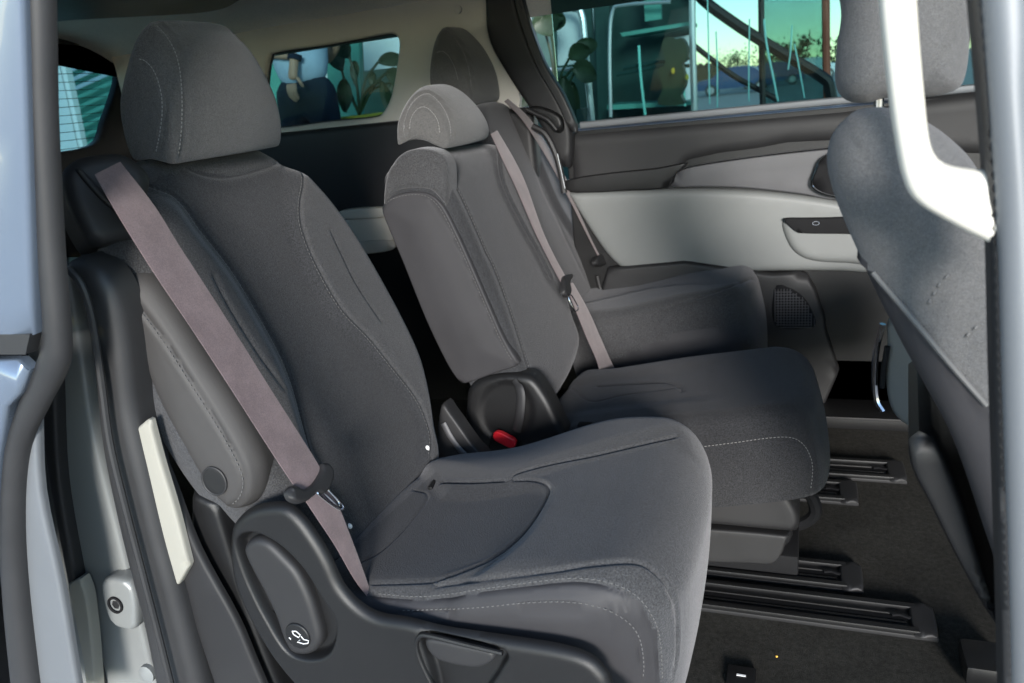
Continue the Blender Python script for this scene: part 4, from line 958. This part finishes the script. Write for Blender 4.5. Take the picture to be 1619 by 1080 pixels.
g = boxm((0, 40, -.55), (240, 240, .1)); tag(mk('ground', g, O_BOUNCE, smooth=False), kind='structure')
tr = boxm((-2, 9.2, -.05), (16, 12, .5)); tag(mk('pavement', tr, O_PAVE, smooth=False), kind='structure')
def yslab(name, pxs, y, th_, mat, parent=None, n=0, **k):
    f_ = Fr((0, y, 1), (0, -1, 0), (1, 0, 0)); P = f_.locs(pxs)
    if n: P = catmull(P, n, True)
    return mk(name, prism(f_, P, -th_, 0), mat, parent, smooth=False, **k)
def ytube(name, pxs, y, rad, mat, parent=None, n=4):
    return mk(name, tube(catmull([at(a, b, 'y', y) for a, b in pxs], n), rad, 8), mat, parent)
GZ = .2
# showroom front: frames, dark glazed bay, teal panels
bd = thing('showroom', 'glazed showroom front with teal panels and pale frames beyond the far windows', 'building', (-3, 8.6, GZ))
for i, (x0, x1, mt) in enumerate([(-11, -7.6, O_TEALD), (-7.6, -6.2, O_TEAL), (-6.2, -5.2, O_WHITE), (-5.2, -4.2, O_TEALD), (-4.2, -3.0, O_WHITE), (-3.0, -1.25, O_TEALD)]):
    mk('wall_panel', boxm(((x0+x1)/2, 8.75, GZ+1.6), (x1-x0-.04, .1, 3.2)), mt, bd, smooth=False)
for x in (-7.6, -6.2, -5.2, -4.2, -3.0, -2.1, -1.25): mk('mullion', boxm((x, 8.62, GZ+1.6), (.07, .12, 3.2), None, .01), O_ALU, bd, smooth=False)
mk('fascia', boxm((-6.1, 8.6, GZ+3.3), (9.9, .5, .3)), O_WHITE, bd, smooth=False)
# dark glazed bay seen through the door window
by = thing('display_cabinet', 'dark glazed display cabinet with teal shelf edges and pale frame lines', 'cabinet', (-1.8, 5.6, GZ))
yslab('cabinet_back', [(936, -60), (1098, -60), (1100, 178), (944, 192)], 6.2, .05, O_TEALD, by)
yslab('side_panel', [(938, -60), (962, -60), (968, 190), (946, 192)], 6.0, .04, O_TEALD, by)
yslab('shelf', [(980, 52), (1092, 34), (1092, 40), (984, 58)], 5.7, .35, O_TEAL, by)
yslab('shelf', [(960, 166), (1094, 160), (1094, 166), (960, 174)], 5.7, .35, O_TEAL, by)
yslab('hanging_panel', [(1014, -60), (1044, -60), (1046, 30), (1020, 34)], 5.75, .02, O_TEAL, by)
yslab('back_board', [(1062, 60), (1092, 55), (1092, 160), (1066, 165)], 6.0, .02, O_WHITE, by)
for p in ([(966, 185), (964, 80), (968, 20), (985, 8), (1060, 3)], ): ytube('bent_frame', p, 5.6, .012, O_ALU, by)
for p in ([(1010, 72), (1013, 120), (1020, 182)], [(1074, 68), (1078, 110), (1083, 168)]): ytube('upright', p, 5.5, .009, simple('pale_teal_rod', (.25, .75, .65), .4, .02, 3, b=0), by)
ytube('corner_post', [(1093, -60), (1095, 60), (1098, 176)], 5.5, .022, O_ALU, by)
for p in ([(985, 108), (1030, 100), (1090, 92)], [(975, 118), (1040, 106), (1090, 104)]): ytube('cross_rod', p, 5.6, .012, O_TEALD, by)
tag(yslab('dark_figure_cutout', [(1040, 165), (1048, 140), (1040, 112), (1052, 100), (1046, 70), (1056, 58), (1068, 62), (1078, 60), (1086, 75), (1084, 95), (1078, 102), (1084, 130), (1076, 150), (1080, 165)], 5.3, .12, O_LEAFP, None, 3), 'tall dark bushy arrangement standing inside the cabinet bay', 'plant')
for (px, py, c_, lb) in ((1064, 112, simple('yellow_bloom', (.85, .5, .05), .5, .05, 4, b=0), 'small yellow flower on the dark arrangement'), (1086, 122, O_YEL, 'yellow marker low behind the cabinet post')):
    q = at(px, py, 'y', 5.2); tag(mk('flower', loft([np.array([q+np.array([r_*math.cos(a), h_, r_*1.6*math.sin(a)]) for a in np.linspace(0, 2*math.pi, 12, endpoint=False)]) for r_, h_ in ((.006, .01), (.012, .0), (.006, -.01))]), c_), lb, 'flower')
M_SCR = tint_glass('green_screen_glass', (.46, .60, .58))
gs_ = thing('glass_screen', 'green tinted free-standing glass screen behind the slanting strut', 'screen', at(1255, 180, 'y', 6.9))
yslab('pane', [(1207, -200), (1304, -200), (1306, 178), (1209, 182)], 6.9, .02, M_SCR, gs_)
ytube('edge_post', [(1305, -200), (1306, 60), (1309, 180)], 6.9, .03, O_BRICK, gs_)
# tubular rack
rk = thing('tube_rack', 'pale metal tube rack with rounded top standing beyond the far door window', 'rack', at(880, 260, 'y', 4.4))
ytube('frame_tube', [(857, 230), (846, 120), (831, 6)], 4.4, .021, O_ALU, rk)
ytube('frame_tube', [(940, 240), (932, 150), (924, 60), (919, 22), (908, 8), (880, 3), (845, 3), (822, 8), (806, 22)], 4.4, .019, O_ALU, rk)
ytube('cross_tube', [(846, 110), (880, 110), (928, 108)], 4.4, .010, O_ALU, rk)
yslab('mesh_panel', [(880, 16), (916, 20), (922, 100), (882, 104)], 4.6, .01, O_WHITE, rk)
# plants: stems and large leaves
def leaf(c, L, W, ang, lean, M_=None):
    """blade with a curved spine"""
    rows = []; a = R(ang); d = np.array([math.cos(a), lean, math.sin(a)]); sdv = np.array([-math.sin(a), 0, math.cos(a)])
    for t in np.linspace(0, 1, 8):
        w_ = W*math.sin(math.pi*min(1, t*.92+.04))**.7
        p = np.array(c)+d*L*t+np.array([0, -.1*L*t*t, -.25*L*t*t])
        rows.append([p+sdv*w_*.5, p+sdv*w_*.25+[0, .008, -.006], p+[0, .012, 0], p-sdv*w_*.25+[0, .008, -.006], p-sdv*w_*.5, p-sdv*w_*.25+[0, .012, -.008], p+[0, .016, -.003], p+sdv*w_*.25+[0, .012, -.008]])
    M2 = loft([np.array(r_) for r_ in rows], True, capsteps=1)
    return M2
def plant(name, base_px, y, stems, lb, pot=None, group=None):
    b0 = at(*base_px, 'y', y); t_ = thing(name, lb, 'potted plant', (b0[0], y, GZ), group)
    pot = pot or O_TEALD
    h_ = max(.15, b0[2]-GZ); rings = [np.array([(b0[0]+r_*math.cos(a), y+r_*math.sin(a), z) for a in np.linspace(0, 2*math.pi, 18, endpoint=False)]) for r_, z in ((.12, GZ), (.16, GZ+h_*.6), (.18, GZ+h_), (.165, GZ+h_), (.15, GZ+h_-.03))]
    mk('pot', loft(rings, True, capsteps=1), pot, t_)
    for (lx, ly, L, W, ang) in stems:
        e = at(lx, ly, 'y', y+rng.uniform(-.1, .1)); m_ = (b0+e)/2+np.array([rng.uniform(-.02, .02), 0, .04])
        st = mk('stem', tube(catmull([b0, m_, e], 5), .007, 6), O_LEAFP, t_)
        mk('leaf', leaf(e, L, W, ang, rng.uniform(-.3, .3)), O_LEAFP, t_)
plant('potted_plant', (878, 176), 4.2, [(862, 50, .16, .16, 60), (842, 38, .17, .09, 20), (872, 55, .14, .14, 110), (900, 92, .14, .10, 30), (905, 108, .13, .12, -10), (925, 88, .12, .12, 80), (835, 75, .22, .12, 130), (830, 110, .18, .12, 230), (890, 120, .22, .08, -80), (905, 130, .24, .09, -95), (870, 140, .2, .09, -110), (850, 150, .16, .10, 200)], 'tall dark big-leaved plant standing between the tubes of the pale rack')
plant('potted_plant', (568, 182), 3.9, [(540, 110, .18, .12, 110), (545, 125, .14, .10, 250), (560, 130, .15, .06, 80), (598, 98, .18, .08, 10), (610, 115, .14, .10, -20), (618, 130, .14, .10, -60), (602, 128, .16, .07, -80), (552, 90, .12, .10, 120), (588, 140, .12, .05, 80)], 'dark leafy plant in a yellow pot beyond the rear quarter window', O_YEL)
tag(yslab('white_board', [(572, 30), (640, 20), (640, 105), (576, 112)], 4.6, .04, O_WHITE), 'plain white board standing behind the leafy plant at the quarter window', 'board')
tag(yslab('teal_screen', [(515, 30), (566, 26), (572, 200), (520, 205)], 4.8, .04, O_TEAL), 'flat teal screen standing behind the person', 'screen')
tag(yslab('green_screen', [(405, 60), (440, 55), (448, 210), (410, 215)], 4.8, .04, O_TEAL), 'narrow teal screen standing left of the person', 'screen')
# person beyond the quarter window
pr = thing('person', 'person in pale blue shirt and navy trousers with a dark wristband', 'person', (at(490, 180, 'y', 3.5)[0], 3.5, GZ))
def skin(name, verts, edges, mat, parent, sub=2):
    me = bpy.data.meshes.new(name); me.from_pydata([v[0] for v in verts], edges, []); o = bpy.data.objects.new(name, me); COL.objects.link(o)
    sk = o.modifiers.new('s', 'SKIN'); sk.use_smooth_shade = True
    for v, d in zip(verts, me.skin_vertices[0].data): d.radius = v[1] if isinstance(v[1], tuple) else (v[1], v[1])
    me.skin_vertices[0].data[0].use_root = True
    ss = o.modifiers.new('u', 'SUBSURF'); ss.levels = sub; ss.render_levels = sub
    me.materials.append(mat); o.parent = parent; o.matrix_parent_inverse = Matrix.Translation(-parent.location); return o
px_ = pr.location.x; Yp = 3.5
J = lambda dx, dy, z: (px_+dx, Yp+dy, GZ+z)
wz = at(500, 118, 'y', Yp)[2]-GZ
skin('trousers', [(J(0, 0, wz-.04), (.15, .11)), (J(0, 0, wz+.03), (.145, .10)), (J(.09, 0, wz-.15), .088), (J(.11, -.02, wz*.5), .062), (J(.12, .02, .09), .048), (J(-.09, 0, wz-.15), .088), (J(-.11, -.03, wz*.5), .062), (J(-.12, 0, .09), .048)], [(0, 1), (0, 2), (2, 3), (3, 4), (0, 5), (5, 6), (6, 7)], O_NAVY, pr)
skin('shirt', [(J(0, 0, wz-.09), (.165, .125)), (J(0, 0, wz+.18), (.155, .115)), (J(.01, 0, wz+.40), (.17, .12)), (J(.01, 0, wz+.50), (.09, .08)), (J(-.19, 0, wz+.44), .06), (J(-.24, -.03, wz+.26), .052), (J(.20, 0, wz+.44), .06), (J(.25, .0, wz+.26), .052)], [(0, 1), (1, 2), (2, 3), (2, 4), (4, 5), (2, 6), (6, 7)], O_SHIRT, pr)
ha = at(462, 128, 'y', 3.33); we = at(466, 88, 'y', 3.36)
skin('arm', [(J(-.24, -.03, wz+.28), .042), (J(-.25, -.08, wz+.16), .038), (tuple(we), .026), (tuple(we+(ha-we)*.6), .022), (tuple(ha), (.034, .018))], [(0, 1), (1, 2), (2, 3), (3, 4)], O_SKIN, pr)
for k in range(5):
    o_ = np.array([-.026+.013*k, 0, 0]); L_ = (.07, .085, .09, .08, .05)[k]; f0 = ha+o_+np.array([0, 0, -.01])
    if k == 4: f0 = ha+np.array([.03, 0, .015])
    skin('finger', [(tuple(f0), .010), (tuple(f0+[(.02 if k == 4 else 0), -.01, -L_*.5]), .009), (tuple(f0+[(.025 if k == 4 else 0), .005, -L_]), .0075)], [(0, 1), (1, 2)], O_SKIN, pr, 1)
d = (ha-we)/np.linalg.norm(ha-we); mk('wristband', tube([we-d*.005, we+d*.02], .034, 14), O_NAVY, pr)
ha2 = at(446, 130, 'y', 3.6)
skin('arm', [(J(.17, .05, wz+.28), .038), (J(.10, .19, wz+.14), .034), (J(.03, .21, wz+.08), .026), (J(-.03, .21, wz+.07), (.03, .018))], [(0, 1), (1, 2), (2, 3)], O_SKIN, pr)
skin('head', [(J(.01, 0, wz+.50), .055), (J(.01, -.01, wz+.58), .058), (J(.01, -.02, wz+.66), (.078, .088)), (J(.01, 0, wz+.74), (.072, .085)), (J(.01, -.10, wz+.665), .014)], [(0, 1), (1, 2), (2, 3), (2, 4)], O_SKIN, pr)
skin('hair', [(J(.01, .02, wz+.72), (.084, .09)), (J(.01, .03, wz+.78), (.07, .075)), (J(.01, .07, wz+.66), (.06, .04))], [(0, 1), (0, 2)], O_HAIR, pr)
for s in (-1, 1): mk('shoe', boxm(J(.12*s, -.05, .045), (.09, .26, .09), None, .03), O_HAIR, pr)
# dark diagonal parasol strut, thin cords and post
up = thing('parasol_strut', 'dark slanting strut running down across the far door window', 'parasol frame', at(1320, 200, 'y', 6.0))
ytube('strut', [(1080, -40), (1112, 0), (1160, 36), (1200, 62), (1250, 92), (1300, 122), (1312, 140), (1318, 200)], 6.0, .038, M_BLK, up)
ytube('lower_strut', [(1095, 70), (1120, 90), (1160, 120), (1200, 142), (1230, 158)], 6.3, .02, M_BLK, up)
for p, lb in (([(1203, -60), (1204, 60), (1206, 170)], 'dark thin'), ):
    ytube('post', p, 6.2, .022, M_BLK, up)
for i, p in enumerate([[(1208, 30), (1212, 70), (1222, 120), (1230, 160)], [(1132, 50), (1134, 100), (1134, 170)], [(1118, -20), (1120, 60), (1122, 165)], [(1252, 40), (1250, 80), (1246, 110)], [(1256, 70), (1264, 110), (1272, 155)], [(1185, 30), (1184, 110), (1184, 160)]]):
    tag(ytube('pale_reed', p, 5.0, 0.004 if i else .006, simple('pale_reed', (.35, .75, .68), .5, .05, 3, b=0)), ['thick pale reed bending left of the thin dark post', 'short pale reed beside the strut', 'faint tall pale reed near the cabinet post', 'forked pale reed in front of the trees', 'pale reed leaning before the white building', 'pale upright reed midway along the strut'][i], 'reed')
# far: trees, white building, parked car
def tree(px, py, y, hgt, wd, lb, n=520):
    c = at(px, py, 'y', y); base = np.array([c[0], y, -.5]); t_ = thing('tree', lb, 'tree', base, 'trees far beyond the doorway')
    top = c[2]+hgt/2
    mk('trunk', tube(catmull([base, base+[.1, 0, (c[2]+.5)*.5], [c[0], y, c[2]]], 5), np.linspace(hgt*.06, hgt*.03, 11), 8), O_BARK, t_)
    V = []; F = []
    cl_ = [np.array([c[0]+rng.normal()*wd*.3, y+rng.normal()*wd*.25, c[2]+rng.normal()*hgt*.26]) for _ in range(16)]
    for i in range(n):
        q = cl_[i % 16]+rng.normal(size=3)*wd*.10; a = rng.normal(size=3); a /= np.linalg.norm(a); b2 = np.cross(a, rng.normal(size=3)); b2 /= np.linalg.norm(b2); s_ = hgt*.045*rng.uniform(.6, 1.4)
        k = len(V); V += [q-a*s_-b2*s_*.5, q+a*s_-b2*s_*.3, q+a*s_*.8+b2*s_, q-a*s_*.7+b2*s_*.8]; F.append((k, k+1, k+2, k+3))
    mk('crown', Mesh(V, F), O_LEAF, t_, smooth=False)
for i, (px, py, y, h_, w_, lb) in enumerate([(1250, 94, 120, 3.4, 5.2, 'bushy dark tree rising left above the white building'), (1292, 86, 122, 4.8, 4.8, 'tallest dark tree above the white building roof'), (1215, 94, 112, 3.0, 5.0, 'low rounded tree left of the strut post'), (1165, 94, 114, 2.4, 4.2, 'small thin tree over the brown hedge'), (1135, 100, 110, 1.8, 6., 'lowest tree at the left end of the far row')]): tree(px, py, y, h_, w_, lb)
wb = thing('white_building', 'low white building with a dark doorway below the far trees', 'building', at(1275, 150, 'y', 108))
yslab('wall', [(1238, 112), (1262, 110), (1262, 102), (1312, 100), (1314, 160), (1240, 165)], 108, 6, O_WHITE, wb)
yslab('door', [(1262, 116), (1276, 115), (1277, 132), (1264, 133)], 107.9, .1, O_TEALD, wb)
hd = thing('hedge', 'brown hedge bank behind the parked cars', 'hedge', at(1150, 150, 'y', 100))
rings = []
for t in np.linspace(0, 1, 24):
    p = at(1098+t*110, 104+t*6-4*math.sin(t*9), 'y', 100); rings.append(np.array([(p[0], 99, -.5), (p[0]+rng.uniform(-.3, .3), 99.1, p[2]*.7+rng.uniform(-.15, .15)), (p[0], 100, p[2]+rng.uniform(-.3, .3)), (p[0], 101, p[2]*.7), (p[0], 101.2, -.5)]))
mk('foliage', loft(rings, True, capsteps=1), simple('brown_hedge', (.07, .055, .035), .9, .4, 3), hd)
def car(px, y, mat, lb, L=4.3):
    c = at(px, 160, 'y', y)[0]; t_ = thing('parked_car', lb, 'car', (c, y, -.5), 'cars parked beyond the far door')
    side = [(-2.15, .35), (-2.1, .85), (-1.3, .98), (-.7, 1.42), (.75, 1.45), (1.5, 1.0), (2.1, .88), (2.15, .35)]
    rings = [np.array([(c+u*(1-.03*abs(s)**3), y+s*.85*(1-.18*max(0, v-.9)*2), -.5+v) for u, v in catmull(side, 3)]) for s in np.linspace(-1, 1, 7)]
    mk('body', loft(rings, True, capsteps=1), mat, t_, angle=30)
    f_ = Fr((c, y-.84, -.5), (0, -1, .12), (1, 0, 0))
    for P in ([(-1.1, 1.0), (-.62, 1.34), (0, 1.36), (0, 1.0)], [(.06, 1.0), (.06, 1.36), (.68, 1.34), (1.2, 1.02)]): mk('side_window', prism(f_, P, -.12, .015), M_DARK, t_, smooth=False)
    for wx in (-1.35, 1.35):
        for s in (-1, 1):
            wl = mk('wheel', tube([(c+wx, y+s*.75, -.18), (c+wx, y+s*.9, -.18)], .32, 20), M_RUB, t_); mk('rim', tube([(c+wx, y+s*.88, -.18), (c+wx, y+s*.915, -.18)], .2, 14), M_STEEL, wl)
car(1278, 62, O_WHITE, 'pale car parked before the white building')
car(1165, 48, O_CARB, 'dark blue car parked behind the slanting strut')
car(1218, 55, O_CARB, 'dark blue car parked between the two other cars')
# rear: white wall edge and teal slatted shade
f_ = Fr((-5.5, 0, 1), (1, 0, 0), (0, 1, 0))
rw = thing('white_truck_side', 'large plain white panel with a grey slanting edge beyond the tailgate window', 'wall', at(100, 200, 'x', -5.5))
mk('panel', prism(f_, f_.locs([(-400, -200), (74, -60), (84, 60), (126, 245), (150, 420), (-400, 420)]), -.15, 0), O_WHITE, rw, smooth=False)
mk('edge_strip', prism(f_, f_.locs([(76, -60), (88, -60), (96, 60), (134, 245), (158, 420), (152, 420), (127, 245), (85, 60)]), -.2, .05), O_ALU, rw, smooth=False)
f2 = Fr((-7, 0, 1), (1, 0, 0), (0, 1, 0)); sh_ = thing('shade_screen', 'teal shade screen of diagonal slats beyond the tailgate window', 'screen', at(170, 200, 'x', -7))
mk('backing', prism(f2, f2.locs([(60, -60), (330, -60), (330, 330), (60, 330)]), -.1, 0), O_TEAL, sh_, smooth=False)
for k in range(12):
    y0_ = 40+k*16; mk('slat', prism(f2, f2.locs([(90, y0_+28), (90, y0_+34), (230, y0_-28), (230, y0_-34)]), .03, .06), O_SLAT if k < 6 else O_TEAL, sh_, smooth=False)
